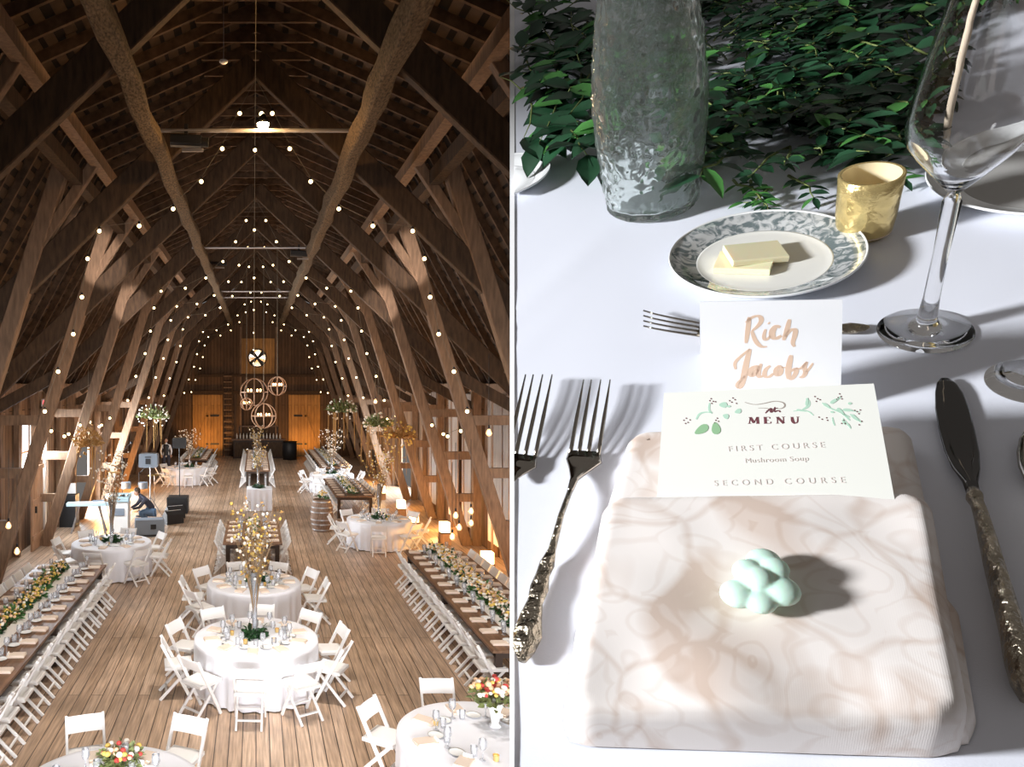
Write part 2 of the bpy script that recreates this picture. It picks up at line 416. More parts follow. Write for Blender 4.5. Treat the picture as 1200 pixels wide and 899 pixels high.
# pale drapes on the right wall
DR = [(13.3, .9), (14.5, .8), (17.6, 1.2), (18.9, 1.0), (21.4, .9), (22.9, .9), (25.4, 1.0)]
for i, (y, w) in enumerate(DR):
    mb = MB(); N = 40
    for k in range(N):
        yy = y-w/2+w*k/(N-1); xx = 6.16+.035*math.sin(k*1.1)
        if k < N-1:
            y2 = y-w/2+w*(k+1)/(N-1); x2 = 6.16+.035*math.sin((k+1)*1.1)
            mb.add([(xx,yy,.35),(x2,y2,.35),(x2,y2,4.2),(xx,yy,4.2),(xx+.012,yy,.35),(x2+.012,y2,.35),(x2+.012,y2,4.2),(xx+.012,yy,4.2)], [(0,1,2,3),(4,5,6,7),(0,1,5,4),(3,2,6,7)])
    tag(mb.build('wall_drape', M_drape, smooth=True), 'pale pleated drape on the right wall, %s from the near end' % ORD[i], 'drape', 'pale drapes on the right wall')

# ------------------------------------------------------------------ string lights
def string(pts, name, label, rb=.034, group='festoon string lights', drop=.07, wire=.005, mats=(M_wire, M_bulb)):
    o = thing(name, label, 'string light', pts[0], group=group); p0 = V(pts[0])
    mb = MB(); mb.tube([V(p)-p0 for p in pts], wire, 4); mb.build('cable', mats[0], o)
    for i, p in enumerate(pts[1:]):
        q = V(p)-p0+V((0, 0, -drop))
        b = MB().ball(q, rb, 8, 6).build('bulb', mats[1], o, smooth=True)
        MB().box(q+V((0,0,rb+.02)), (.03,.03,.05)).build('socket', M_dark, b)
    return o
half = [(0,5.05),(-.27,4.55),(-.56,3.97),(-.91,3.43),(-1.38,2.98),(-1.95,2.70),(-2.62,2.62),(-2.82,2.16),(-2.92,1.52),(-3.07,.9),(-3.33,.27),(-3.56,-.4)]
for i, y in enumerate((12.45, 20.45, 24.45, 28.45, 36.45, 40.45)):
    for s, nm in ((1, 'left'), (-1, 'right')):
        pts = [(s*a, y-.3+.02*k, CAMZ+b) for k, (a, b) in enumerate(half)]
        string(pts, 'string_light', 'swagged festoon light string down the %s roof slope, %s pair from the near end' % (nm, ORD[i]))
string([(0.0-.02*k, 9.2+4.6*k, CAMZ+5.0-.54*k) for k in range(8)], 'string_light', 'straight festoon light string running under the ridge')
# side swags between posts
for i, (s, y) in enumerate(((-1, 16.4), (-1, 20.4), (1, 16.4), (1, 24.4), (-1, 28.4))):
    pts = [(s*(4.7+.1*(k % 2)), y+4*k/5, 3.75-.5*math.sin(PI*k/5)) for k in range(6)]
    string(pts, 'string_light', 'low swag of bulbs between the %s hand posts, %s swag' % ('left' if s < 0 else 'right', ORD[i]), rb=.04)

# lighting pipes
for i, (y, h, w) in enumerate(((10.5, 3.32, 1.62), (19.7, 3.34, 1.72), (29.5, 3.4, 1.72), (31.6, 3.4, 1.7))):
    o = thing('lighting_pipe', 'grey pipe slung under the two log purlins, %s from the near end' % ORD[i], 'pipe', (0, y, CAMZ+h+.3))
    MB().tube([(-w,0,0), (w,0,0)], .03, 8).build('pipe', M_pipe, o)
    for x in (-1.45, 1.45): MB().box((x, 0, .05), (.08, .1, .14)).build('clamp', M_dark, o)
def spotcan(x, y, h, label, lens=M_dark):
    o = thing('spotlight', label, 'spotlight', (x, y, CAMZ+h), group='stage spotlights')
    MB().bar((-.22,0,0), (.22,0,-.02), .16, .16, ch=.03).build('housing', M_black, o)
    MB().tube([(.22,0,-.02), (.32,0,-.03)], .07, 12).build('lens', lens, o)
    MB().box((0,0,.12), (.05,.05,.22)).build('yoke', M_dark, o)
    MB().box((.1,-.06,-.16), (.3,.05,.04)).build('barn_flap', M_pipe, o)
spotcan(-1.0, 10.5, 3.48, 'black stage spotlight clamped under the nearest pipe, near its left end')
spotcan(1.15, 19.7, 3.5, 'black stage spotlight under the second pipe, near its right end')
spotcan(-1.3, 24.4, 4.0, 'black stage spotlight beside the left log purlin')
o = thing('flood_lamp', 'glowing amber flood lamp hung at the nearest pipe', 'lamp', (.10, 10.4, CAMZ+3.68))
MB().ball((0,0,0), .085, 12, 8).build('lit_bulb', M_lamp, o, smooth=True); MB().lathe([(.03,.14),(.08,.04),(.09,0)], 14).build('shade', M_dark, o)
MB().ball((-.02,-.0,.14), .035, 10, 6).build('small_bulb', M_bulb, o)
o = thing('smoke_detector', 'small white disc detector hung on a rod near the ridge', 'detector', (-.42, 9.5, CAMZ+4.17))
MB().lathe([(0,-.03),(.03,-.03),(.055,-.01),(.055,.01),(0,.015)], 16).build('disc', M_chair, o, smooth=True); MB().tube([(0,0,.01),(0,0,1.9)], .006, 5).build('rod', M_pipe, o)
def hung_rod(px, y, z0, lab):
    tag(MB().tube([((px-300)/860*y, y, z0), ((px-300)/860*y, y, CAMZ+6.2)], .008, 5).build('hanging_cable', M_wire), lab, 'cable')
hung_rod(298, 27.5, 5.3, 'thin cable dropping from the ridge to the chandeliers')

# orb chandeliers
def orb(px, py, y, r, label):
    x = (px-300)/860*y; z = CAMZ-(py-450)/860*y
    o = thing('orb_chandelier', label, 'chandelier', (x, y, z), group='wooden orb chandeliers')
    for k in range(4):
        a0 = PI*k/4; mb = MB()
        mb.tube([(r*math.cos(t)*math.cos(a0), r*math.cos(t)*math.sin(a0), r*math.sin(t)) for t in [2*PI*i/28 for i in range(28)]], .019, 6, close=True); mb.build('hoop', M_copper, o, smooth=True)
    mb = MB(); mb.tube([(r*math.cos(t), r*math.sin(t), 0) for t in [2*PI*i/28 for i in range(28)]], .019, 6, close=True); mb.build('belt', M_copper, o)
    MB().tube([(0,0,r*.3),(0,0,CAMZ+6.2-z)], .01, 5).build('stem', M_wire, o)
    for k in range(6):
        a = 2*PI*k/6; q = V((r*.45*math.cos(a), r*.45*math.sin(a), .06))
        MB().tube([(0,0,0), (q.x,q.y,0), (q.x,q.y,.02)], .01, 5).build('arm', M_dark, o)
        MB().ball(q, .035, 8, 6, sq=(1,1,1.5)).build('bulb', M_bulbw, o, smooth=True)
orb(298, 460, 26, .48, 'largest wooden orb chandelier, hanging in the middle')
orb(325, 453, 27.5, .34, 'round orb chandelier hung to the right of the largest')
orb(309, 488, 30, .50, 'lowest orb chandelier, hanging just above the bar')
orb(289, 474, 31, .25, 'small orb chandelier tucked below the largest one')

# ------------------------------------------------------------------ furniture
def chair_parts(root):
    w = .20
    for s in (-1, 1):
        MB().bar((s*w, -.24, .80), (s*w, .18, 0), .028, .045, side=(1,0,0), ch=.004).build('leg', M_chair, root)
        MB().bar((s*(w-.035), .15, .43), (s*(w-.035), -.26, 0), .026, .04, side=(1,0,0), ch=.004).build('leg', M_chair, root)
    mb = MB()
    mb.add([(-.19,-.19,.42),(.19,-.19,.42),(.2,.2,.43),(-.2,.2,.43),(-.19,-.19,.46),(.19,-.19,.46),(.2,.2,.475),(-.2,.2,.475),
            (-.15,-.15,.475),(.15,-.15,.475),(.16,.16,.49),(-.16,.16,.49)],
           [(3,2,1,0),(0,1,5,4),(1,2,6,5),(2,3,7,6),(3,0,4,7),(4,5,9,8),(5,6,10,9),(6,7,11,10),(7,4,8,11),(8,9,10,11)])
    mb.build('seat', M_pad, root)
    mb = MB(); N = 6; vs = []
    for k in range(N+1):
        x = -.19+.38*k/N; c = -.012*math.cos(PI*(k/N-.5))
        vs += [(x, -.155+c, .635), (x, -.235+c, .79), (x, -.225+c, .795), (x, -.143+c, .64)]
    fs = []
    for k in range(N):
        a = 4*k; b = a+4
        for i in range(4): fs.append((a+i, a+(i+1) % 4, b+(i+1) % 4, b+i))
    mb.add(vs, fs+[(3,2,1,0), (4*N,4*N+1,4*N+2,4*N+3)]); mb.build('backrest', M_chair, root)
    MB().bar((-.17,-.17,.10), (.17,-.17,.10), .02, .03).build('stretcher', M_chair, root)
    MB().bar((-.2,.105,.14), (.2,.105,.14), .02, .03).build('stretcher', M_chair, root)
def mk_chair():
    o = thing('folding_chair', '', 'chair'); chair_parts(o); return o
def mk_chair_far():
    t = bpy.data.objects.new('tmp', None); COL.objects.link(t); chair_parts(t)
    mb = MB()
    for c in list(t.children):
        mb.add([v.co for v in c.data.vertices], [tuple(p.vertices) for p in c.data.polygons]); bpy.data.objects.remove(c)
    bpy.data.objects.remove(t)
    return tag(mb.build('folding_chair', M_chair), '', 'chair')
def chair(x, y, rz, label, group, far=False):
    put('far' if far else 'near', mk_chair_far if far else mk_chair, (x, y, .004), rz, label, group)

def cloth_mesh(R, H=.745, seed=0, n=144):
    rnd = random.Random(seed); ph = rnd.uniform(0, 6); nf = rnd.choice((11, 13, 12))
    prof = [(0.001, H), (R*.5, H), (R*.93, H), (R*.985, H-.004), (R, H-.016), (R+.005, H-.06)]
    prof += [(R+.006, (H-.06)*(1-t)+.02*t) for t in [i/9 for i in range(1, 10)]]
    def fn(r, z, a):
        if z > H-.02: return r
        t = (H-z)/H
        return r+t*(.032*math.sin(nf*2*a+ph+.5*math.sin(3*a))+.014*math.sin((nf*3+1)*a+2*ph))-.01*t
    return MB().lathe(prof, n, fn=fn)
def mk_rtable():
    o = thing('round_table', '', 'table'); MB().lathe([(0,.735),(.845,.735),(.845,.70),(0,.70)], 32).build('tabletop', M_farm, o)
    for a in range(4): MB().tube([(.55*math.cos(a*PI/2+.7), .55*math.sin(a*PI/2+.7), .70), (.6*math.cos(a*PI/2+.7), .6*math.sin(a*PI/2+.7), 0)], .02, 6).build('leg', M_dark, o)
    return o
def mk_napkin():
    mb = MB(); mb.box((0,0,.012), (.15,.24,.024)); mb.box((0,-.02,.028), (.145,.18,.010))
    return tag(mb.build('folded_napkin', M_nap), '', 'napkin')
def mk_wine():
    return tag(MB().lathe([(.036,.003),(.006,.008),(.0045,.09),(.03,.115),(.042,.15),(.036,.21)], 12).build('wine_glass', M_tg, smooth=True), '', 'wine glass')
def mk_tumbler():
    return tag(MB().lathe([(0,.006),(.03,.004),(.033,.02),(.038,.10)], 12).build('water_glass', M_tg, smooth=True), '', 'water glass')
def mk_plate():
    return tag(MB().lathe([(0,.006),(.05,.006),(.085,.016),(.088,.018),(.05,.003),(0,.002)], 18).build('side_plate', M_card, smooth=True), '', 'plate')
def mk_card():
    mb = MB(); mb.bar((-.045,0,.03), (.045,0,.03), .055, .002, side=(0,.25,1)); mb.bar((-.045,.016,.03), (.045,.016,.03), .055, .002, side=(0,-.25,1))
    return tag(mb.build('place_card', M_card), '', 'card')
def mk_votive():
    o = thing('votive_candle', '', 'candle'); MB().lathe([(0,.004),(.028,.002),(.033,.06),(.03,.06),(.027,.01)], 12).build('cup', mat('gold_cup', (.7,.5,.2), .4, metal=.5), o)
    MB().lathe([(0,.012),(.024,.012),(.024,.045),(0,.047)], 10).build('wax', M_votive, o); return o
def setting(x, y, z, a, place, grp, card=True, full=True):
    # a = direction from the diner to the table centre
    c, s = math.cos(a), math.sin(a); r = a-PI/2
    P = lambda f, l: (x+c*f-s*l, y+s*f+c*l, z)
    j = random.uniform(-.06, .06)
    put('nap', mk_napkin, P(.02, 0), r+j, 'blush napkin at '+place, 'napkins on the '+grp)
    put('wine', mk_wine, P(.20, -.13), 0, 'wine glass at '+place, 'wine glasses on the '+grp)
    if full:
        put('tum', mk_tumbler, P(.24, -.03), 0, 'water glass at '+place, 'water glasses on the '+grp)
        put('plate', mk_plate, P(.19, .13), 0, 'bread plate at '+place, 'bread plates on the '+grp)
    if card: put('card', mk_card, P(.13, 0), r+j, 'name card at '+place, 'name cards on the '+grp)

CLK = ['near', 'near right', 'right', 'far right', 'far', 'far left', 'left', 'near left']
CLK10 = ['near', 'near right', 'right front', 'right rear', 'far right', 'far', 'far left', 'left rear', 'left front', 'near left']
def round_table(x, y, nm, n=10, a0=-94, R=.915, far=False, rc=1.165, skip=(), sskip=(), full=True):
    put('rt', mk_rtable, (x, y, 0), 0, nm+', under its white cloth', 'round tables')
    tag(cloth_mesh(R, seed=int(x*10+y*7)).build('tablecloth', M_cloth, smooth=True), 'white cloth hanging to the floor over the '+nm, 'tablecloth', 'white round tablecloths').location = (x, y, 0)
    names = CLK if n == 8 else CLK10
    for k in range(n):
        a = math.radians(a0+360/n*k)
        if k not in skip:
            ja = random.uniform(-.12, .12)
            chair(x+rc*math.cos(a), y+rc*math.sin(a), a+PI/2+ja, 'white folding chair on the %s side of the %s' % (names[k], nm), 'chairs around the '+nm, far)
        if k not in sskip:
            setting(x+.68*math.cos(a), y+.68*math.sin(a), .746, a+PI, '%s seat of %s' % (names[k], nm), nm, card=not far, full=full)
def long_table(x0, x1, y0, y1, nm, n, far=False, near_side='left', xs=(True, True), cards=True, slat=True, gap=.30, full=True):
    o = thing('farm_table', 'brown wooden '+nm, 'table', ((x0+x1)/2, (y0+y1)/2, 0), group='plank dining tables')
    W, Ln = x1-x0, y1-y0
    mb = MB(); npk = max(3, int(W/.22))
    for k in range(npk): mb.box((-W/2+W*(k+.5)/npk, 0, .73), (W/npk-.006, Ln, .04))
    mb.build('tabletop', M_farm, o)
    mb = MB()
    for s in (-1, 1): mb.box((s*(W/2-.09), 0, .66), (.04, Ln-.2, .10))
    for s in (-1, 1): mb.box((0, s*(Ln/2-.1), .66), (W-.2, .04, .10))
    mb.build('apron', M_farmleg, o)
    nl = max(2, int(Ln/2.4)+1)
    for k in range(nl):
        for s in (-1, 1): MB().box((s*(W/2-.12), -Ln/2+.12+(Ln-.24)*k/(nl-1), .35), (.1, .1, .70)).build('leg', M_farmleg, o)
    for si, s in enumerate((-1, 1)):
        if not xs[si]: continue
        side = 'aisle side' if (s == -1) == (near_side == 'left') else 'wall side'
        if near_side == 'both': side = 'left side' if s == -1 else 'right side'
        for k in range(n):
            y = y0+Ln*(k+.5)/n; xe = x0 if s < 0 else x1
            pl = '%s seat from near end, %s of %s' % (ORD[k], side, nm)
            chair(xe+s*(gap-.34), y+random.uniform(-.03,.03), PI/2*(-s)*-1*-1 if False else (-PI/2 if s < 0 else PI/2), 'white chair, '+pl, 'chairs along the '+nm, far)
            setting(xe-s*.17, y, .751, 0 if s < 0 else PI, pl, nm, card=cards, full=full)
    return o

# floral pieces
def clump(mb, c, r, n, lf, wd, flat=.6, mi=0):
    for _ in range(n):
        d = V((random.gauss(0,1), random.gauss(0,1), random.gauss(0,1)*flat)).normalized()
        p = V(c)+V((d.x*r[0], d.y*r[1], abs(d.z)*r[2]))*random.uniform(.2, 1)
        mb.leaf(p, d+V((0,0,.3)), lf*random.uniform(.6,1.2), wd)
def low_flowers(x, y, z, label, group, L=.5, W=.22, H=.16, rz=0, nb=30, cols=(M_white, M_yellow, M_peach), green=M_green, nl=140, s=1.0):
    o = thing('flower_arrangement', label, 'flowers', (x, y, z), rz, group)
    mb = MB(); clump(mb, (0,0,.02), (L/2, W/2, H), nl, .09*s, .045*s); mb.build('foliage', green, o)['kind'] = 'stuff'
    for ci, m in enumerate(cols):
        mb = MB()
        for _ in range(nb//len(cols)+1):
            a = random.uniform(0, 2*PI); q = math.sqrt(random.random()); mb.ball((L/2*q*math.cos(a), W/2*q*math.sin(a), H*(.45+.6*random.random()*(1-q*.5))), random.uniform(.02,.036)*s, 7, 4, sq=(1,1,.75))
        mb.build('blossom', m, o, smooth=True)['kind'] = 'stuff'
    return o
def tall_arrangement(x, y, z, label, vh=.95, h=1.0, sp=.55, ntw=26, bl=(M_yellow, M_white), nb=90, lf=M_autumn, base=True, name='branch_arrangement', vr=.05):
    o = thing(name, label, 'flowers', (x, y, z), group='tall branch centrepieces')
    MB().lathe([(0,.01),(vr*1.15,.005),(vr*.8,.06),(vr*.7,vh*.5),(vr*1.3,vh),(vr*1.22,vh),(vr*.6,vh*.5),(vr*.7,.07),(0,.06)], 16).build('glass_vase', M_tg, o, smooth=True)
    tw = MB(); b = [MB() for _ in bl]; lm = MB(); tips = []
    for k in range(ntw):
        a = random.uniform(0, 2*PI); e = random.uniform(.1, 1)**.7; hh = h*random.uniform(.55, 1.0)
        pts = []; p = V((random.uniform(-.02,.02), random.uniform(-.02,.02), vh*.25))
        for i in range(7):
            t = i/6; pts.append(V((p.x+math.cos(a)*sp*e*t**1.6+random.uniform(-.02,.02)*t, p.y+math.sin(a)*sp*e*t**1.6+random.uniform(-.02,.02)*t, p.z+(vh*.75+hh)*t)))
        tw.tube(pts, [.008*(1-.75*i/6) for i in range(7)], 4)
        for i in range(3, 7):
            for _ in range(2):
                q = pts[i]+V((random.uniform(-1,1), random.uniform(-1,1), random.uniform(-.3,1)))*.10
                tw.tube([pts[i], q], [.004, .0015], 3); tips.append(q)
                tips.append(pts[i].lerp(q, .5))
    random.shuffle(tips)
    for i, q in enumerate(tips[:nb]): b[i % len(bl)].ball(q, random.uniform(.012,.028), 6, 4)
    for q in tips[nb:nb+90]: lm.leaf(q, (random.uniform(-1,1), random.uniform(-1,1), random.uniform(-.2,.8)), .07, .03)
    tw.build('branch', M_twig, o)['kind'] = 'stuff'
    for i, m in enumerate(bl): b[i].build('blossom', m, o, smooth=True)['kind'] = 'stuff'
    lm.build('leaf_spray', lf, o)['kind'] = 'stuff'
    if base:
        mb = MB(); clump(mb, (0,0,0), (.20,.20,.16), 150, .09, .05); g = mb.build('greenery_ring', M_dgreen, o); g['kind'] = 'stuff'
    return o

TA, TB = 'front centre round table', 'second centre round table'
round_table(0.0, 10.9, TA, 10, -94)
round_table(-.04, 13.9, TB, 10, -75, R=.88, skip=(0, 1, 9))
TE = 'round table by the band'
round_table(-3.42, 17.4, TE, 8, -96, R=.93)
TF = 'round table beyond black speakers'
round_table(-3.15, 33.0, TF, 8, -80, far=True, full=False)
TG = 'round table beside the barrel'
round_table(3.42, 20.4, TG, 8, -100, R=.89)
TH = 'far right round table'
round_table(3.15, 30.6, TH, 8, -120, far=True, full=False)
TL = 'corner round table with red berries'
round_table(-1.36, 6.72, TL, 8, 66, rc=1.35, skip=(2,3,4,5,6,7), sskip=(3,4,5,6))
TM = 'corner round table with peach roses'
round_table(2.42, 7.78, TM, 8, 101, rc=1.14, skip=(0,2,3,4,5,6,7), sskip=(4,5,6))
chair(2.26, 8.98, PI, 'white folding chair at the far place of the '+TM, 'chairs around the '+TM)
CENT = 'low clump of flowers'
TJ = 'long draped-wall table'
long_table(3.32, 4.62, 10.3, 16.5, TJ, 12)
TK = 'long left table with mirror glass settings'
TK = 'long pine-door table'
long_table(-4.5, -3.1, 8.2, 15.2, TK, 13, near_side='right')
TC = 'short centre plank table'
long_table(-.78, .62, 17.2, 20.0, TC, 5, near_side='both')
TD = 'long chandelier table'
long_table(-.5, .62, 31.6, 41.5, TD, 16, near_side='both', far=True, cards=False, full=False)
TI = 'long barrel-side table'
long_table(2.65, 3.95, 24.4, 29.0, TI, 8, near_side='left', far=True, cards=False, full=False)
TP = 'farthest right table'
long_table(2.9, 4.1, 32.8, 41.5, TP, 14, near_side='left', far=True, cards=False, full=False)
TQ = 'farthest left table'
long_table(-3.6, -2.4, 36.2, 42.0, TQ, 8, near_side='right', far=True, cards=False, full=False)
# small draped table ahead of the long centre table
o = thing('draped_table', 'small table with white cloth falling to the floor in the centre aisle', 'table', (.12, 26.3, 0))
mb = MB(); NX = 40
per = []
for k in range(NX): per.append((-.45+.9*k/NX, -.45))
for k in range(NX): per.append((.45, -.45+.9*k/NX))
for k in range(NX): per.append((.45-.9*k/NX, .45))
for k in range(NX): per.append((-.45, .45-.9*k/NX))
n = len(per); vs = []
for z, f in ((.76, 0), (.7, .006), (.35, .02), (.01, .035)):
    for i, (px_, py_) in enumerate(per):
        q = 1+f*math.sin(i*.7)+f*.4; vs.append((px_*q, py_*q, z))
mb.add(vs, [(j*n+i, j*n+(i+1) % n, (j+1)*n+(i+1) % n, (j+1)*n+i) for j in range(3) for i in range(n)]+[tuple(range(n))]); mb.build('cloth', M_cloth, o, smooth=False)
tall_arrangement(.08, 26.3, .765, 'tall blossom branches on the small draped table', .8, .8, .45)

# centrepieces
tall_arrangement(-.02, 10.9, .75, 'tall glass vase of yellow blossom branches on the nearest centre table', .95, 1.02, .42, ntw=30, nb=150)
tall_arrangement(0.02, 13.9, .75, 'slim vase of budding twigs on the second centre table', .5, .6, .3, ntw=16, nb=60)
tall_arrangement(-3.42, 17.4, .75, 'tall vase of pale blossom branches on the table by the band', .95, 1.15, .5, ntw=26, nb=160, bl=(M_white, M_white), lf=M_autumn)
tall_arrangement(3.42, 20.4, .75, 'tall vase of gold lit branches on the table beside the barrel', .95, 1.1, .7, ntw=26, nb=150, bl=(M_white, M_yellow))
tall_arrangement(-3.0, 33.0, .75, 'tall white blossom centrepiece on the far left round table', .9, .8, .6, ntw=20, nb=150, bl=(M_white, M_white))
tall_arrangement(3.15, 30.6, .75, 'tall white blossom centrepiece on the far right round table', .7, 1.2, .6, ntw=20, nb=150, bl=(M_white, M_white))
tall_arrangement(0.06, 36.5, .75, 'tall white blossom centrepiece on the long centre table', .8, .8, .5, ntw=20, nb=130, bl=(M_white, M_yellow))
low_flowers(-1.33, 7.22, .75, 'low bowl of peach, white and red flowers on the corner table', 'low flower centrepieces', .42, .36, .2, cols=(M_peach, M_white, M_red, M_yellow, M_white), nb=40, s=1.0, green=M_olive)
o = low_flowers(2.62, 8.05, .98, 'footed vase of peach roses and red blooms on the corner table', 'low flower centrepieces', .5, .42, .3, cols=(M_peach, M_white, M_peach, M_white, M_yellow, M_red), nb=84, s=1.15, green=M_olive, nl=110)
MB().lathe([(0,-.235),(.07,-.23),(.04,-.2),(.07,-.05),(.1,.03),(.09,.03),(.05,-.1),(0,-.12)], 18).build('white_vase', M_chair, o, smooth=True)
for i in range(10):
    low_flowers(3.98+random.uniform(-.05,.05), 10.75+.6*i, .75, 'cream and peach garland on draped-wall table, %s clump from near end' % ORD[i], 'table garlands', .62, .38, .24, rz=PI/2, nb=90, cols=(M_white, M_peach, M_white, M_white, M_yellow), green=random.choice((M_green, M_dgreen)), nl=90)
for i in range(11):
    low_flowers(-3.88+random.uniform(-.05,.05), 8.6+.6*i, .75, 'yellow and cream garland on pine-door table, %s clump from near end' % ORD[i], 'table garlands', .62, .28, .20, rz=PI/2, nb=40, cols=(M_white, M_yellow, M_yellow, M_peach), green=random.choice((M_green, M_dgreen)), nl=120)
for (nm, xc, y0, y1, n) in ((TC, -.08, 17.4, 19.8, 4), (TI, 3.3, 24.6, 28.8, 6), (TD, .06, 32, 41, 8), (TP, 3.5, 33, 41, 7), (TQ, -3, 36.5, 41.5, 4)):
    for i in range(n):
        low_flowers(xc, y0+(y1-y0)*(i+.5)/n, .75, 'low cream flowers on the %s, %s from near end' % (nm, ORD[i]), 'table garlands', (y1-y0)/n*.8, .3, .18, rz=PI/2, nb=34, cols=(M_white, M_white, M_yellow), nl=70)
# votives
random.seed(11)
for (nm, x, y, rr, n) in ((TA, 0, 10.9, .36, 5), (TB, 0, 13.9, .34, 4), (TG, 3.42, 20.4, .34, 4), (TM, 2.4, 7.8, .5, 3), (TE, -3.42, 17.4, .35, 3)):
    for k in range(n):
        a = 2*PI*k/n+.5
        put('vot', mk_votive, (x+rr*math.cos(a), y+rr*math.sin(a), .747), 0, 'gold votive candle on the %s, %s counted around the vase' % (nm, ORD[k]), 'votives on the '+nm)
for k in range(9):
    put('vot', mk_votive, (4.22, 10.8+.65*k, .752), 0, 'gold votive candle on the draped-wall long table, %s from near end' % ORD[k], 'votives on the '+TJ)
    put('vot', mk_votive, (-4.12, 8.9+.68*k, .752), 0, 'gold votive candle on the pine door long table, %s from near end' % ORD[k], 'votives on the '+TK)
# runners on the plank tables
for (nm, x, y0, y1, lab) in ((TJ, 3.86, 10.35, 16.45, 'cream runner down the middle of the draped-wall long table'), (TK, -3.72, 8.25, 15.1, 'cream runner down the middle of the pine door long table')):
    tag(MB().box((x, (y0+y1)/2, .7525), (.20, y1-y0, .003)).build('table_runner', M_runner), lab, 'runner')

# barrel with flowers
o = thing('wine_barrel', 'oak wine barrel standing beside the right round table', 'barrel', (2.02, 22.5, 0))
prof = [(.27+.08*math.sin(PI*i/10), .95*i/10) for i in range(11)]
MB().lathe(prof+[(.24,.95),(.24,.92),(0,.92)], 28, capb=True).build('staves', M_steelb, o, smooth=True)
for z in (.05, .22, .36, .59, .73, .90):
    r = .275+.08*math.sin(PI*z/.95); MB().lathe([(r,z-.02),(r+.006,z-.02),(r+.006,z+.02),(r,z+.02)], 28).build('hoop', M_hoop, o)
low_flowers(2.04, 22.5, .95, 'posy of white flowers on top of the oak barrel', None, .3, .3, .28, nb=26, cols=(M_white, M_yellow), nl=50)

# hutch bar at the end wall
o = thing('bar_counter', 'dark wooden bar hutch against the end wall between the barn doors', 'bar', (.15, 44.3, 0))
MB().box((0,0,.55), (3.0,.6,1.1)).build('cabinet', M_farmleg, o); MB().box((0,0,1.13), (3.2,.75,.07)).build('counter_top', M_farm, o)
for x in (-1, 0, 1): MB().box((x,-.32,.55), (.85,.04,.85)).build('front_panel', M_beam, o)
MB().box((0,.3,1.9), (2.4,.2,.08)).build('back_shelf', M_farm, o)
for x in (-1.15, 1.15): MB().box((x,.3,1.5), (.08,.2,.8)).build('shelf_support', M_farmleg, o)
for k in range(14):
    x = -1.3+k*.2
    def mkb():
        return tag(MB().lathe([(0,0),(.05,0),(.05,.2),(.02,.26),(.02,.33),(0,.33)], 10).build('bottle', M_tg if False else M_white, smooth=True), '', 'bottle')
    put('bottle', mkb, (.15+x, 44.25, 1.166), 0, 'pale bottle standing on the bar counter', 'bottles on the bar counter')
o = thing('round_barrel_table', 'black round drum beside the right end of the bar', 'drum', (2.0, 43.4, 0)); MB().lathe([(0,0),(.4,0),(.42,.5),(.4,1.05),(0,1.05)], 20).build('body', M_black, o, smooth=True); MB().lathe([(.42,1.03),(.45,1.05),(.42,1.08)], 20).build('rim', M_dark, o)

# ------------------------------------------------------------------ band gear (left)
def P(px, py, y): return V(((px-300)/860*y, y, CAMZ-(py-450)/860*y))
o = thing('speaker_stand', 'tripod stand under the blue grey loudspeaker', 'speaker stand', (-3.5, 24.3, 0))
MB().tube([(0,0,.35),(0,0,1.72)], .018, 8).build('pole', M_pipe, o)
for a in (0, 2.1, 4.2): MB().tube([(0,0,.75),(.45*math.cos(a),.45*math.sin(a),.02)], .014, 6).build('leg', M_pipe, o)
o = thing('loudspeaker', 'blue grey loudspeaker raised on the tripod stand', 'speaker', (-3.55, 24.3, 1.72))
MB().bar((0,-.18,.24), (0,.2,.24), .62, .46, side=(1,0,0), ch=.04).build('cabinet', M_grey, o); MB().box((0,-.2,.22), (.16,.02,.18)).build('rear_panel', M_black, o); MB().box((0,-.2,.36), (.2,.03,.03)).build('handle', M_black, o)
o = thing('subwoofer', 'black subwoofer cabinet on the floor beyond the wedge speakers', 'speaker', (-2.72, 25.6, 0))
MB().bar((0,-.3,.29), (0,.3,.29), .72, .56, side=(1,0,0), ch=.02).build('cabinet', M_black, o); MB().box((0,-.31,.29), (.62,.02,.48)).build('grille', M_dark, o)
MB().tube([(.05,0,.57),(.05,0,2.25)], .018, 8).build('pole', M_dark, o)
o = thing('satellite_speaker', 'black satellite speaker on the pole above the subwoofer', 'speaker', (-2.67, 25.6, 2.25))
MB().bar((0,-.16,.18), (0,.16,.18), .46, .36, side=(1,0,0), ch=.02).build('cabinet', M_black, o); MB().box((0,-.17,.18), (.4,.01,.3)).build('grille', M_dark, o)
def wedge(x, y, rz, label):
    o = thing('monitor_wedge', label, 'speaker', (x, y, 0), rz, 'floor monitor wedges')
    pr = [(-.26,0),(.26,0),(.2,.12),(-.1,.44),(-.26,.3)]; w = .3
    vs = [(-w,a,b) for a, b in pr]+[(w,a,b) for a, b in pr]
    MB().add(vs, [(0,1,2,3,4),(9,8,7,6,5)]+[(i,(i+1)%5,5+(i+1)%5,5+i) for i in range(5)]).build('cabinet', M_black, o)
    MB().bar((-.26,.06,.30), (.26,.06,.30), .03, .30, side=(0,.73,.68)).build('grille', M_grey, o)
    MB().bar((-.26,-.1,.415), (.26,-.1,.415), .02, .06).build('label_strip', M_chair, o)
wedge(-2.75, 24.6, .5, 'black monitor wedge just in front of the subwoofer')
wedge(-2.72, 23.7, .6, 'black monitor wedge nearest the round table')
o = thing('amplifier', 'grey boxy amplifier on the floor behind the table by the band', 'amplifier', (-3.15, 21.7, 0), .2)
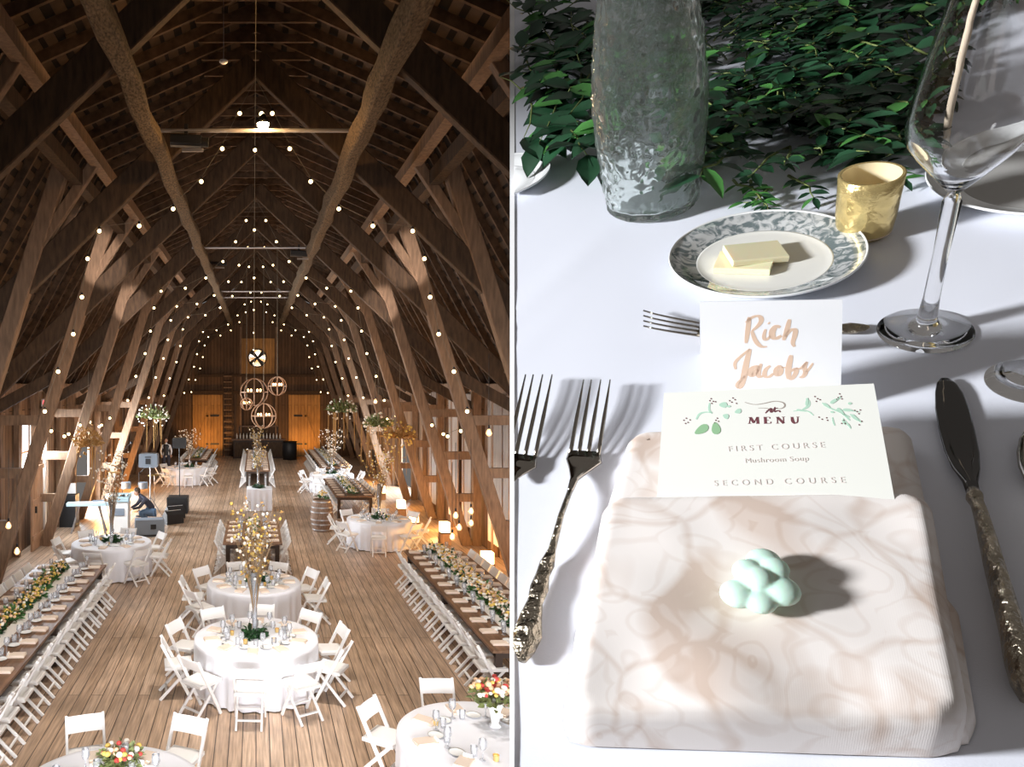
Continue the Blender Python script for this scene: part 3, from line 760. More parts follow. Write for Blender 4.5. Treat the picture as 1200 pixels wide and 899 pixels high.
MB().bar((0,-.22,.25), (0,.22,.25), .85, .5, side=(1,0,0), ch=.02).build('cabinet', M_grey, o); MB().box((.1,-.23,.3), (.16,.02,.14)).build('control_panel', M_black, o); MB().box((-.02,-.23,.05), (.8,.02,.04)).build('foot_rail', M_black, o)
o = thing('keyboard', 'pale blue keyboard on a stand by the slanted posts', 'keyboard', (-5.05, 22.2, 0), .1)
MB().bar((-.65,0,.86), (.65,0,.86), .1, .34, ch=.01).build('body', M_teal, o); MB().box((0,-.06,.918), (1.15,.14,.015)).build('key_row', M_card, o); MB().box((.3,.1,.93), (.4,.08,.04)).build('control_strip', M_grey, o)
for s in (-1, 1):
    MB().bar((s*.5,-.2,0), (s*-.0+s*.3,.15,.8), .04, .04).build('leg', M_pipe, o); MB().bar((s*.5,.2,0), (s*.3,-.15,.8), .04, .04).build('leg', M_pipe, o)
o = thing('mixing_desk', 'white mixing desk and rack case behind the band table', 'mixing desk', (-4.15, 22.4, 0))
MB().bar((0,-.25,.45), (0,.25,.45), .55, .9, side=(1,0,0), ch=.02).build('rack_case', M_card, o); MB().box((0,-.26,.62), (.36,.02,.22)).build('rack_panel', M_grey, o)
MB().bar((0,-.3,.98), (0,.25,1.08), .62, .1, side=(1,0,0)).build('sloped_console', M_teal, o)
for k in range(5): MB().box((-.22+.11*k, -.05, 1.1), (.04,.3,.03)).build('fader_strip', M_black if k % 2 else M_card, o)
def mic(x, y, h, lb):
    o = thing('microphone_stand', lb, 'microphone stand', (x, y, 0), group='microphone stands')
    MB().lathe([(0,0),(.14,0),(.13,.03),(0,.04)], 16).build('base', M_dark, o); MB().tube([(0,0,.03),(0,0,h)], .012, 6).build('pole', M_dark, o)
    MB().tube([(0,0,h-.05),(.3,-.1,h+.25)], .01, 6).build('boom', M_dark, o); MB().ball((.32,-.11,h+.27), .04, 8, 6, sq=(1,1,1.3)).build('microphone', M_dark, o)
mic(-3.95, 24.8, 1.5, 'black microphone stand with boom behind the crouching person')
mic(-4.6, 25.3, 2.2, 'tall black microphone stand close to the slanted posts')
o = thing('drum_kit', 'white and chrome drum kit behind the crouching person', 'drum kit', (-4.3, 25.9, 0))
MB().tube([(0,-.2,.35),(0,.2,.35)], .32, 20).build('bass_drum', M_card, o)
for x in (-.3, .3): MB().lathe([(.17,.78),(.17,1.0),(0,1.0)], 18, c=(x,.1,0)).build('tom_drum', M_grey, o)
for x, z in ((-.7,1.35), (.7,1.25)):
    MB().lathe([(.02,.03),(.24,0),(.24,.004),(.02,.036)], 20, c=(x,.1,z)).build('cymbal', mat('brass_cymbal', (.6,.42,.15), .3, metal=.9), o); MB().tube([(x,.1,0),(x,.1,z)], .012, 6).build('cymbal_stand', M_pipe, o)
MB().lathe([(.18,.5),(.18,.65),(0,.65)], 18, c=(-.75,-.3,0)).build('snare_drum', M_card, o); MB().tube([(-.75,-.3,0),(-.75,-.3,.5)], .02, 6).build('snare_stand', M_pipe, o)
o = thing('side_monitor', 'white screen on a shelf at the left wall by the posts', 'monitor', (-5.9, 23.2, 0))
MB().box((0,0,.5), (.5,.5,1.0)).build('stand', M_black, o); MB().box((0,-.1,1.2), (.45,.06,.32)).build('screen', M_card, o)

# people
def skin_body(name, J, E, R, mat_, parent=None, root=0, sub=2):
    me = bpy.data.meshes.new(name); me.from_pydata(J, E, []); me.update()
    o = bpy.data.objects.new(name, me); COL.objects.link(o)
    if parent is not None: o.parent = parent
    md = o.modifiers.new('s', 'SKIN'); md.use_smooth_shade = True
    for i, r in enumerate(R):
        sv = me.skin_vertices[0].data[i]; sv.radius = (r if isinstance(r, tuple) else (r, r))
    me.skin_vertices[0].data[root].use_root = True
    su = o.modifiers.new('u', 'SUBSURF'); su.levels = sub; su.render_levels = sub
    me.materials.append(mat_); return o
def hand(mb, p, d):
    p = V(p); d = V(d).normalized(); sd = d.cross(V((0,0,1))).normalized() if abs(d.z) < .95 else V((1,0,0)); nn = sd.cross(d)
    mb.loft([p-d*.02, p+d*.04, p+d*.085], [.028,.04,.036], [.014,.015,.012], sd, 8)
    for k, L_ in enumerate((.065,.075,.07,.055)):
        b = p+d*.08+sd*(-.028+.0187*k); mb.tube([b, b+d*L_*.55-nn*.008, b+d*L_-nn*.025], [.009,.008,.0065], 6)
    b = p+d*.02+sd*-.035; mb.tube([b, b-sd*.03+d*.03, b-sd*.035+d*.06], [.011,.009,.007], 6)
def head(root, c, r=.1, face=(0,-1,0), hairlen=.0):
    c = V(c); f = V(face).normalized(); s = f.cross(V((0,0,1))).normalized()
    mb = MB(); mb.ball(c, r, 14, 10, sq=(.86,.95,1.18)); mb.ball(c+f*r*.93-V((0,0,r*.15)), r*.17, 6, 5)
    for q in (-1, 1): mb.ball(c+s*q*r*.88, r*.2, 6, 5, sq=(.5,.7,1.1))
    h = mb.build('head', M_skin, root, smooth=True)
    mb = MB()
    for q in (-1, 1): mb.ball(c+f*r*.84+s*q*r*.34+V((0,0,r*.08)), r*.11, 6, 5)
    mb.ball(c+f*r*.86-V((0,0,r*.5)), r*.14, 6, 4, sq=(1.6,1,.35)); mb.build('eyes_and_mouth', M_hair, h)
    MB().ball(c-f*r*.16+V((0,0,r*.22)), r*1.04, 14, 10, sq=(.92,.98,1.1)).build('hair', M_hair, root, smooth=True)
# standing person in black vest
o = thing('person', 'standing person in a white shirt and black vest behind the far round table', 'person', (-4.45, 36.3, 0), .2)
J = [(0,0,.98),(0,0,1.2),(0,0,1.4),(0,0,1.5),(0,-.01,1.6), (.19,0,1.42),(.27,-.02,1.15),(.22,-.18,.98), (-.19,0,1.42),(-.27,0,1.15),(-.22,-.16,.98), (.1,0,.92),(.11,-.02,.5),(.11,.02,.09),(.12,-.13,.04), (-.1,0,.92),(-.12,-.01,.5),(-.12,.03,.09),(-.13,-.12,.04)]
E_ = [(0,1),(1,2),(2,3),(3,4),(2,5),(5,6),(6,7),(2,8),(8,9),(9,10),(0,11),(11,12),(12,13),(13,14),(0,15),(15,16),(16,17),(17,18)]
R_ = [(.15,.11),(.145,.1),(.16,.11),.06,.055,.065,.048,.035,.065,.048,.035,.095,.065,.045,.04,.095,.065,.045,.04]
skin_body('body', J, E_, R_, M_shirtw, o); head(o, (0,-.02,1.70), .1)
mb = MB(); mb.lathe([(.175,.95),(.17,1.1),(.18,1.3),(.19,1.42),(.12,1.5)], 20, fn=lambda r,z,a: r*(1 if True else 1)*(1-.28*abs(math.sin(a)))); mb.build('black_vest', M_black, o, smooth=True)
mb = MB(); mb.loft([(.1,0,.96),(.11,-.02,.5),(.115,.02,.08)], [.115,.085,.07],[.115,.085,.07],(1,0,0)); mb.loft([(-.1,0,.96),(-.12,-.01,.5),(-.12,.03,.08)], [.115,.085,.07],[.115,.085,.07],(1,0,0)); mb.build('trousers', M_shirtd, o, smooth=True)
mb = MB(); hand(mb, (.22,-.2,.97), (0,-.7,-.6)); hand(mb, (-.22,-.18,.97), (0,-.7,-.6)); mb.build('hand', M_skin, o, smooth=True)
# crouching musician
o = thing('person', 'crouching person in dark shirt and blue jeans bending over the band gear', 'person', (-3.32, 23.0, 0), -1.2)
J = [(0,.1,.52),(0,-.02,.72),(0,-.2,.92),(0,-.3,1.0),(0,-.36,1.05), (.2,-.2,.9),(.25,-.38,.68),(.12,-.58,.62), (-.2,-.2,.9),(-.25,-.38,.68),(-.12,-.58,.62)]
E_ = [(0,1),(1,2),(2,3),(3,4),(2,5),(5,6),(6,7),(2,8),(8,9),(9,10)]
skin_body('body', J, E_, [(.16,.13),(.16,.12),(.17,.12),.07,.06,.07,.05,.035,.07,.05,.035], M_shirtd, o); head(o, (0,-.42,1.13), .1, (0,-1,-.5))
J = [(0,.1,.50),(.12,.02,.48),(.2,-.36,.52),(.18,-.1,.12),(.2,-.26,.05),(-.12,.02,.48),(-.22,-.3,.44),(-.18,.06,.12),(-.2,-.1,.05)]
E_ = [(0,1),(1,2),(2,3),(3,4),(0,5),(5,6),(6,7),(7,8)]
skin_body('jeans', J, E_, [(.16,.14),.12,.085,.06,.05,.12,.085,.06,.05], M_jean, o)
mb = MB(); hand(mb, (.12,-.6,.61), (0,-.9,-.3)); hand(mb, (-.12,-.6,.61), (0,-.9,-.3)); mb.build('hand', M_skin, o, smooth=True)

# hanging greenery
def hanging_green(x, y, z, r, label, strands=0, m=M_olive, tint=M_white, n=260):
    o = thing('hanging_greenery', label, 'greenery', (x, y, z), group='hanging greenery')
    mb = MB(); clump(mb, (0,0,-.1), r, n, .16, .06, flat=1); mb.build('foliage', m, o)['kind'] = 'stuff'
    mb = MB()
    for _ in range(50):
        d = V((random.gauss(0,1), random.gauss(0,1), random.gauss(0,.7))).normalized(); mb.ball((d.x*r[0], d.y*r[1], d.z*r[2]), random.uniform(.02,.045), 6, 4)
    mb.build('blossom', tint, o)['kind'] = 'stuff'
    MB().tube([(0,0,0),(0,0,2.2)], .006, 4).build('hanging_wire', M_wire, o)
    if strands:
        mb = MB()
        for _ in range(strands):
            a, b = random.uniform(-1,1)*r[0], random.uniform(-1,1)*r[1]; mb.tube([(a,b,-.1),(a*1.05,b,-random.uniform(.7,1.6))], [.012,.006], 4)
        mb.build('trailing_strand', M_autumn, o)['kind'] = 'stuff'
hanging_green(-3.95, 28.2, 3.25, (.6,.5,.45), 'hanging hoop of greenery above the band', 8)
hanging_green(3.0, 25.6, 3.6, (.5,.4,.4), 'hanging greenery cloud above the barrel, leftmost of the three', 18)
hanging_green(4.0, 24.0, 3.2, (.5,.5,.35), 'hanging greenery cloud between the two others on the right', 16)
hanging_green(4.35, 22.2, 2.95, (.45,.45,.42), 'yellow lit hanging greenery beside the right posts', 12, m=M_autumn, tint=M_yellow)  # yellow light on this clump is put into its rust and yellow colours
hanging_green(-4.55, 19.9, 2.9, (.35,.35,.5), 'rust coloured hanging foliage by the left posts', 10, m=M_autumn, tint=M_autumn)

# lanterns & filament bulbs
def mk_lantern():
    o = thing('paper_lantern', '', 'lantern'); MB().bar((0,0,.03), (0,0,.30), .26, .26, side=(1,0,0), ch=.02).build('lit_shade', M_lantern, o)
    MB().box((0,0,.015), (.28,.28,.03)).build('base', M_beam, o); return o
for i, (px, py, y) in enumerate(((521,625,20.6), (485,613,22.6), (470,597,25.0), (447,579,28.5), (571,662,17.6))):
    q = P(px, py, y); zz = 0.55 if i != 0 else .5
    z = max(0, q.z)
    st = tag(MB().bar((q.x,q.y,.0), (q.x,q.y,max(z-.004,.1)), .3, .3, side=(1,0,0), ch=.01).build('lantern_crate', M_pine), 'wooden crate under the glowing lantern, %s from the far end' % ORD[4-i if i < 4 else 4], 'crate', 'lantern crates')
    put('lan', mk_lantern, (q.x, q.y, max(z, .102)), 0, 'glowing square lantern by the right wall, %s' % ('nearest the long table', 'beside the round table', 'second from the far end', 'farthest from the camera', 'half hidden by the long table')[[1,2,3,0,4].index(i) if False else i], 'glowing lanterns along the right wall')
def mk_fil():
    o = thing('filament_bulb', '', 'hanging bulb'); MB().lathe([(0,-.10),(.035,-.09),(.06,-.045),(.05,0),(.02,.04),(.018,.06)], 14).build('globe', M_tg, o, smooth=True)
    MB().ball((0,0,-.03), .033, 8, 6, sq=(1,1,1.4)).build('lit_filament', M_bulbw, o); MB().tube([(0,0,.05),(0,0,.12)], .02, 8).build('socket', M_dark, o)
    MB().tube([(0,0,.12),(0,0,1.5)], .006, 4).build('cord', M_dark, o); return o
FB = [(552,598,15.6),(538,617,15.2),(530,628,15.0),(552,612,15.9),(534,603,15.4),(573,506,14.2),(10,615,14.8),(20,645,14.6),(440,470,22)]
FN = ['highest of the cluster over the long right table','middle of the cluster over the long right table','lowest of the cluster over the long right table','just under the highest of the right cluster','slim one left of the right cluster','alone high on the right wall','upper one at the left edge posts','lower one at the left edge posts','beside the far right greenery']
for (px, py, y), nm in zip(FB, FN):
    put('fil', mk_fil, P(px, py, y), 0, 'glowing filament bulb, '+nm, 'hanging filament bulbs')
# red exit sign on the left
o = thing('exit_sign', 'small red exit sign over the left side door', 'sign', (-5.6, 19.8, 3.98))
MB().box((0,0,0), (.36,.05,.2)).build('sign_box', M_card, o)
cu = bpy.data.curves.new('lettering', 'FONT'); cu.body = 'EXIT'; cu.size = .15; cu.align_x = 'CENTER'; cu.align_y = 'CENTER'; cu.extrude = .002
cu.materials.append(mat('lit_red_letters', (.9,.1,.12), .4, emit=(1,.12,.15), es=2))
t = bpy.data.objects.new('lettering', cu); COL.objects.link(t); t.parent = o; t.location = (0,-.03,0); t.rotation_euler = (PI/2,0,0)
# ------------------------------------------------------------------ the laid table up on the loft
TU, TV, TW = V((.854249,-.519793,-.008618)), V((.403990,.653317,.640288)), V((-.327187,-.550447,.768086))
TO = V((.097957,.184891,CAMZ-.379042))
TM_ = Matrix(((TU.x,TV.x,TW.x,TO.x),(TU.y,TV.y,TW.y,TO.y),(TU.z,TV.z,TW.z,TO.z),(0,0,0,1)))
TI_ = TM_.inverted(); EYE = TI_ @ V((0,0,CAMZ))
def ray(px, py): return (TI_.to_3x3() @ V(((px-300)/860, 1, -(py-450)/860)))
def bk(px, py, h=0.0):
    d = ray(px, py); return EYE+d*((h-EYE.z)/d.z)
def onpl(px, py, p0, n):
    d = ray(px, py); return EYE+d*((V(p0)-EYE).dot(n)/d.dot(n))
def pj(p):
    q = TM_ @ V(p)-V((0,0,CAMZ)); return 300+860*q.x/q.y, 450-860*q.z/q.y, q.y
def mpp(px, py, h=0.0): return (bk(px+1, py, h)-bk(px-1, py, h)).length/2
def axis_profile(base, rows):
    out = []
    for py, half in rows:
        lo, hi = -.01, .40
        for _ in range(40):
            m = (lo+hi)/2
            if pj((base.x, base.y, m))[1] > py: lo = m
            else: hi = m
        x, y, Y = pj((base.x, base.y, m)); th = math.atan((x-300)/860)
        out.append((half*Y/860*math.cos(th), m))
    return out
def cthing(name, label, cat, p, group=None, rz=0): return thing(name, label, cat, group=group, M=TM_ @ Matrix.Translation(V(p)) @ Matrix.Rotation(rz, 4, 'Z'))
def cut_left(o):
    # the table ends at its left hem: nothing on it reaches past the hem
    import bmesh
    mw = o.matrix_world if o.parent is None else o.parent.matrix_world
    inv = mw.inverted(); bm = bmesh.new(); bm.from_mesh(o.data)
    n = V((1, -302.5/860, 0)).normalized()
    r = bmesh.ops.bisect_plane(bm, geom=bm.verts[:]+bm.edges[:]+bm.faces[:], plane_co=inv @ V((0,0,CAMZ)), plane_no=(inv.to_3x3() @ n).normalized(), clear_inner=True)
    ed = [e for e in r['geom_cut'] if isinstance(e, bmesh.types.BMEdge)]
    if ed:
        try: bmesh.ops.holes_fill(bm, edges=ed)
        except Exception: pass
    bm.to_mesh(o.data); bm.free()
MT = TM_
M_tc, n_, l_, b_ = nt('closeup_white_cloth')
b_.inputs['Base Color'].default_value = (.80,.82,.90,1); b_.inputs['Roughness'].default_value = .9
tc = n_.new('ShaderNodeTexCoord'); wv = n_.new('ShaderNodeTexNoise'); wv.inputs['Scale'].default_value = 900; l_.new(tc.outputs['Object'], wv.inputs['Vector'])
bu = n_.new('ShaderNodeBump'); bu.inputs['Strength'].default_value = .08; bu.inputs['Distance'].default_value = .001; l_.new(wv.outputs['Fac'], bu.inputs['Height']); l_.new(bu.outputs[0], b_.inputs['Normal'])
def napmat(name):
    m, n, l, b = nt(name); tc = n.new('ShaderNodeTexCoord')
    no = n.new('ShaderNodeTexNoise'); no.inputs['Scale'].default_value = 16; no.inputs['Detail'].default_value = 2; l.new(tc.outputs['Object'], no.inputs['Vector'])
    vs = n.new('ShaderNodeVectorMath'); vs.operation = 'SCALE'; vs.inputs['Scale'].default_value = .055; l.new(no.outputs['Color'], vs.inputs[0])
    va = n.new('ShaderNodeVectorMath'); l.new(tc.outputs['Object'], va.inputs[0]); l.new(vs.outputs[0], va.inputs[1])
    vo = n.new('ShaderNodeTexVoronoi'); vo.feature = 'DISTANCE_TO_EDGE'; vo.inputs['Scale'].default_value = 19; l.new(va.outputs[0], vo.inputs['Vector'])
    r1 = n.new('ShaderNodeMapRange'); r1.inputs['From Min'].default_value = .01; r1.inputs['From Max'].default_value = .07; r1.inputs['To Min'].default_value = .45; r1.inputs['To Max'].default_value = 0; l.new(vo.outputs['Distance'], r1.inputs['Value'])
    v2 = n.new('ShaderNodeTexVoronoi'); v2.feature = 'F1'; v2.inputs['Scale'].default_value = 30; l.new(va.outputs[0], v2.inputs['Vector'])
    w2 = n.new('ShaderNodeMath'); w2.operation = 'SINE'; m3 = n.new('ShaderNodeMath'); m3.operation = 'MULTIPLY'; m3.inputs[1].default_value = 22; l.new(v2.outputs['Distance'], m3.inputs[0]); l.new(m3.outputs[0], w2.inputs[0])
    r2 = n.new('ShaderNodeMapRange'); r2.inputs['From Min'].default_value = .5; r2.inputs['From Max'].default_value = 1; r2.inputs['To Min'].default_value = 0; r2.inputs['To Max'].default_value = .22; l.new(w2.outputs[0], r2.inputs['Value'])
    n2 = n.new('ShaderNodeTexNoise'); n2.inputs['Scale'].default_value = 13; n2.inputs['Detail'].default_value = 1; n2.inputs['Distortion'].default_value = 1.0; l.new(tc.outputs['Object'], n2.inputs['Vector'])
    r3 = n.new('ShaderNodeMapRange'); r3.inputs['From Min'].default_value = .54; r3.inputs['From Max'].default_value = .66; r3.inputs['To Min'].default_value = 0; r3.inputs['To Max'].default_value = .75; l.new(n2.outputs['Fac'], r3.inputs['Value'])
    a1 = n.new('ShaderNodeMath'); a1.operation = 'ADD'; l.new(r1.outputs[0], a1.inputs[0]); l.new(r2.outputs[0], a1.inputs[1])
    a2 = n.new('ShaderNodeMath'); a2.operation = 'ADD'; a2.use_clamp = True; l.new(a1.outputs[0], a2.inputs[0]); l.new(r3.outputs[0], a2.inputs[1])
    mx = n.new('ShaderNodeMix'); mx.data_type = 'RGBA'; mx.inputs[6].default_value = (.86,.80,.76,1); mx.inputs[7].default_value = (.62,.49,.41,1); l.new(a2.outputs[0], mx.inputs[0]); l.new(mx.outputs[2], b.inputs['Base Color'])
    b.inputs['Roughness'].default_value = .75; b.inputs['Sheen Weight'].default_value = .2
    w = n.new('ShaderNodeTexWave'); w.inputs['Scale'].default_value = 330; w.bands_direction = 'X'; l.new(tc.outputs['Object'], w.inputs['Vector'])
    bu = n.new('ShaderNodeBump'); bu.inputs['Strength'].default_value = .05; bu.inputs['Distance'].default_value = .0006; l.new(w.outputs['Fac'], bu.inputs['Height']); l.new(bu.outputs[0], b.inputs['Normal'])
    return m
M_dam = napmat('blush_damask')
M_silver = mat('silver', (.42,.38,.33), .14, metal=1, bump=0)
M_silvero = mat('ornate_silver', (.46,.40,.31), .24, metal=1, var=.3, scale=90, bump=.9)
M_clear = glass('clear_glass', (1,1,1), 0, 1.45)
M_vase = glass('pale_green_glass', (.975,.995,.985), .0, 1.40)
nn = M_vase.node_tree.nodes; ll = M_vase.node_tree.links; gl_ = [q for q in nn if q.type == 'BSDF_GLASS'][0]; ou = [q for q in nn if q.type == 'OUTPUT_MATERIAL'][0]
tl = nn.new('ShaderNodeBsdfTranslucent'); tl.inputs[0].default_value = (.86,.93,.88,1); df = nn.new('ShaderNodeBsdfDiffuse'); df.inputs[0].default_value = (.86,.93,.88,1)
m1 = nn.new('ShaderNodeMixShader'); m1.inputs[0].default_value = .5; ll.new(tl.outputs[0], m1.inputs[1]); ll.new(df.outputs[0], m1.inputs[2])
m2 = nn.new('ShaderNodeMixShader'); m2.inputs[0].default_value = .04; ll.new(gl_.outputs[0], m2.inputs[1]); ll.new(m1.outputs[0], m2.inputs[2]); ll.new(m2.outputs[0], ou.inputs['Surface'])
M_cream = mat('cream_porcelain', (.82,.81,.76), .22, coat=.4)
M_porc = mat('white_porcelain', (.84,.85,.85), .25, coat=.4)
m, n, l, b = nt('marbled_rim'); M_marb = m
tc = n.new('ShaderNodeTexCoord'); mu = n.new('ShaderNodeTexNoise'); mu.inputs['Scale'].default_value = 95; mu.inputs['Detail'].default_value = 6; mu.inputs['Distortion'].default_value = 1.5; l.new(tc.outputs['Object'], mu.inputs['Vector'])
r = n.new('ShaderNodeValToRGB'); e = r.color_ramp.elements; e[0].position = .42; e[0].color = (.20,.25,.26,1); e[1].position = .58; e[1].color = (.80,.82,.82,1); l.new(mu.outputs['Fac'], r.inputs['Fac']); l.new(r.outputs[0], b.inputs['Base Color']); b.inputs['Roughness'].default_value = .08; b.inputs['Coat Weight'].default_value = 1; b.inputs['Metallic'].default_value = .35
M_butter = mat('butter', (.86,.78,.52), .4, sss=.3)
M_mint = mat('mint_sweet', (.62,.86,.73), .6, sss=.2)
M_gold = mat('gold_mercury_glass', (.78,.60,.26), .22, metal=.75, var=.25, scale=60, bump=.3)
M_goldin = mat('pale_gold_inside', (.88,.76,.50), .35, metal=.2)
M_menu = mat('ivory_card', (.80,.80,.74), .7)
M_white2 = mat('bright_white_card', (.86,.87,.89), .6)
M_foil = mat('rose_gold_foil', (.84,.62,.47), .4, metal=.2)
M_inkb = mat('mulberry_ink', (.16,.05,.06), .7); M_inkp = mat('faint_pink_ink', (.70,.62,.58), .7)
M_inkg = mat('sage_ink', (.28,.48,.27), .7); M_inkg2 = mat('pale_mint_ink', (.45,.66,.52), .7)
M_leafA = mat('closeup_leaf', (.014,.055,.024), .38, var=.55, scale=18, coat=.15)
M_leafB = mat('closeup_young_leaf', (.06,.20,.045), .42, var=.5, scale=18)
M_stem = mat('leaf_stem', (.16,.20,.06), .6)
M_taper = mat('cream_taper', (.80,.66,.50), .5)

# table top and cloth
xs_ = [602.5+i*(1400-602.5)/80 for i in range(81)]; ys_ = [-110+i*1180/100 for i in range(101)]
def crease(px, py):
    h = 0
    for (x0, y0, x1, y1, a, s) in ((560,405,760,235,.0012,9), (560,450,700,330,.0006,8), (1060,380,1240,300,.0005,12)):
        dx, dy = x1-x0, y1-y0; L_ = math.hypot(dx, dy); t = ((px-x0)*dx+(py-y0)*dy)/L_/L_; d = abs((px-x0)*dy-(py-y0)*dx)/L_
        if 0 < t < 1: h += a*math.exp(-(d/s)**2)*math.sin(PI*t)
    return h+.0007*noise.noise(V((px/130, py/130, 3)))
mb = MB(); mb.add([tuple(bk(x, y)+V((0,0,crease(x, y)))) for y in ys_ for x in xs_], [(j*81+i, (j+1)*81+i, (j+1)*81+i+1, j*81+i+1) for j in range(100) for i in range(80)])
tag(mb.build('tablecloth', M_tc, smooth=True, M=MT), 'white tablecloth under the close place setting with menu and napkin', 'tablecloth')
cor = [bk(598.5,-110), bk(1400,-110), bk(1400,1070), bk(598.5,1070)]
mb = MB(); mb.add([c+V((0,0,-.004)) for c in cor]+[c+V((.0,0,-.034)) for c in cor], [(0,1,2,3),(7,6,5,4),(0,4,5,1),(1,5,6,2),(2,6,7,3),(3,7,4,0)])
tag(mb.build('dining_table', M_farm, M=MT), 'brown table top under the close white tablecloth', 'table')
a, b2 = bk(600.5,-260), bk(600.5,1100)
mb = MB(); K = 40; vs = []
for i in range(K+1):
    y = -110+1180*i/K
    p, q = bk(597.6, y), bk(603.0, y); vs += [p+V((0,0,.0012)), q+V((0,0,.0012)), q+V((0,0,-.0035)), p+V((0,0,-.0035))]
fs = []
for i in range(K):
    for k in range(4): fs.append((i*4+k, i*4+(k+1) % 4, i*4+4+(k+1) % 4, i*4+4+k))
mb.add(vs, fs+[(3,2,1,0), (4*K,4*K+1,4*K+2,4*K+3)])
tag(mb.build('edge_strip', mat('white_strip', (.9,.9,.9), .7, ), M=MT), 'narrow white strip edging the close table beside the barn view', 'edge strip')

# bottle shaped vase of hammered glass
vb = bk(764, 243)
pr = axis_profile(vb, [(243,44),(236,53),(215,57),(190,60),(150,65),(110,68),(70,66),(30,62),(-20,56),(-70,48)])
prof = []
for i in range(len(pr)-1):
    for k in range(12):
        t = k/12; prof.append((pr[i][0]*(1-t)+pr[i+1][0]*t, pr[i][1]*(1-t)+pr[i+1][1]*t))
OUT_ = {(round(a_, 9), round(b_, 9)) for a_, b_ in prof}
def hammer(r, z, a):
    if z < .004 or r < .02: return r
    if (round(r, 9), round(z, 9)) not in OUT_: return r
    v = noise.cell_vector if False else None
    d, _ = noise.voronoi(V((math.cos(a)*r*95, math.sin(a)*r*95, z*95)))
    return r+.0032*(min(d[0], .8)-.35)+.0010*noise.noise(V((math.cos(a)*r*160, math.sin(a)*r*160, z*160)))
o = cthing('glass_vase', 'tall hammered clear green glass vase standing before the foliage', 'vase', vb)
mb = MB(); mb.lathe([(0,.0012)]+[(r_, z_) for r_, z_ in prof if z_ > .0012]+[(r_-.0047, z_) for r_, z_ in reversed(prof) if z_ > .012]+[(0,.012)], 150, fn=lambda r, z, a: hammer(r, z, a)); mb.build('body', M_vase, o, smooth=True)
mb = MB(); top = prof[-1]; mb.tube([((top[0]-.002)*math.cos(t), (top[0]-.002)*math.sin(t), top[1]) for t in [2*PI*i/48 for i in range(48)]], .003, 8, close=True); mb.build('rim', M_vase, o, smooth=True)

# plates
def cplate(px, py, R, label, cut=False, rim=M_marb, well=M_cream, nm='bread_plate'):
    o = cthing(nm, label, 'plate', bk(px, py, .003))
    a = MB().lathe([(R*.70,.003),(R*.85,.0065),(R*.985,.0115),(R,.0112),(R*.98,.0095),(R*.7,.0005)], 96).build('rim', rim, o, smooth=True)
    c = MB().lathe([(0,.0022),(R*.60,.0022),(R*.68,.0026),(R*.705,.0031),(R*.70,0),(R*.4,-.002),(0,-.002)], 96).build('well', well, o, smooth=True)
    d = MB().lathe([(R*.985,.0115),(R*1.0,.0128),(R*1.008,.0112),(R*1.0,.0102),(R*.985,.0115)], 96).build('edge', M_porc, o, smooth=True)
    if cut:
        for q in (a, c, d): cut_left(q)
    return o
RP = 115*mpp(893, 308)/1.0
cplate(893, 308, RP*.985, 'marble rimmed bread plate holding two butter pats behind the name card')
cplate(586, 216, RP*.84, 'white plate cut off by the table edge left of the vase', True, rim=M_porc, well=M_porc)
cplate(1226, 213, RP*1.05, 'white plate at the edge of view behind the wine glass', rim=M_porc, well=mat('grey_well', (.45,.44,.42), .4))
for i, (px, py, rz, lb) in enumerate(((884,301,.25,'upper butter pat tilted on the other on the bread plate'), (872,312,-.2,'lower butter pat lying flat on the bread plate'))):
    p = bk(px, py, .0055+(.0045 if i == 0 else 0))
    mb = MB(); s = .021; mb.bar((-s,0,.003), (s,0,.003), .030, .006, side=(0,1,0), ch=.001)
    o = mb.build('butter_pat', M_butter, M=MT @ Matrix.Translation(p) @ Matrix.Rotation(rz, 4, 'Z') @ Matrix.Rotation(.12 if i == 0 else 0, 4, 'Y')); tag(o, lb, 'butter')

# wine glass
gb = bk(1083, 389)
Rf = 60*mpp(1090, 388)*.97
rows = [(226,7),(215,20),(200,37),(182,57),(165,73),(150,79),(130,80),(100,77),(50,70),(10,63),(-60,53),(-110,48)]
gp = axis_profile(gb, rows)
z0 = gp[0][1]
outer = [(Rf*.99,.0005),(Rf,.0011),(Rf*.985,.0017),(Rf*.6,.0028),(.010,.0055),(.0058,.011),(.0046,.03),(.0042,z0*.6),(.005,z0-.006)]+gp
inner = [(r_-.0013, z_+.0008) for r_, z_ in reversed(gp[1:])]+[(0, gp[0][1]+.004)]
def dens(pf, k=6):
    o = []
    for i in range(len(pf)-1):
        for j in range(k): t = j/k; o.append((pf[i][0]*(1-t)+pf[i+1][0]*t, pf[i][1]*(1-t)+pf[i+1][1]*t))
    return o+[pf[-1]]
o = cthing('wine_glass', 'large angular stemmed wine glass standing behind the dinner knife', 'wine glass', gb)
MB().lathe([(0,.0018),(Rf*.5,.0012)]+outer+inner, 96).build('bowl_and_stem', M_clear, o, smooth=True)
gb2 = bk(1208, 450); o = cthing('wine_glass', 'second stemmed glass at the edge of view, only its foot showing', 'wine glass', gb2)
MB().lathe([(0,.0012),(Rf*.82,.0012),(Rf*.82,.0022),(Rf*.5,.004),(.01,.0075),(.005,.013),(.0042,.06),(.014,.075),(.020,.11),(.018,.17),(.0174,.17),(.0193,.11),(.0133,.0765),(0,.073)], 72).build('bowl_and_stem', M_clear, o, smooth=True)
tb = bk(1096, 190); mb = MB(); mb.loft([(0,0,.001),(0,0,.30)], [.0035,.0040], [.0035,.0040], (1,0,0), 10)
tag(mb.build('taper_candle', M_taper, M=MT @ Matrix.Translation(tb), smooth=True), 'slender cream taper seen through the large wine glass', 'candle')

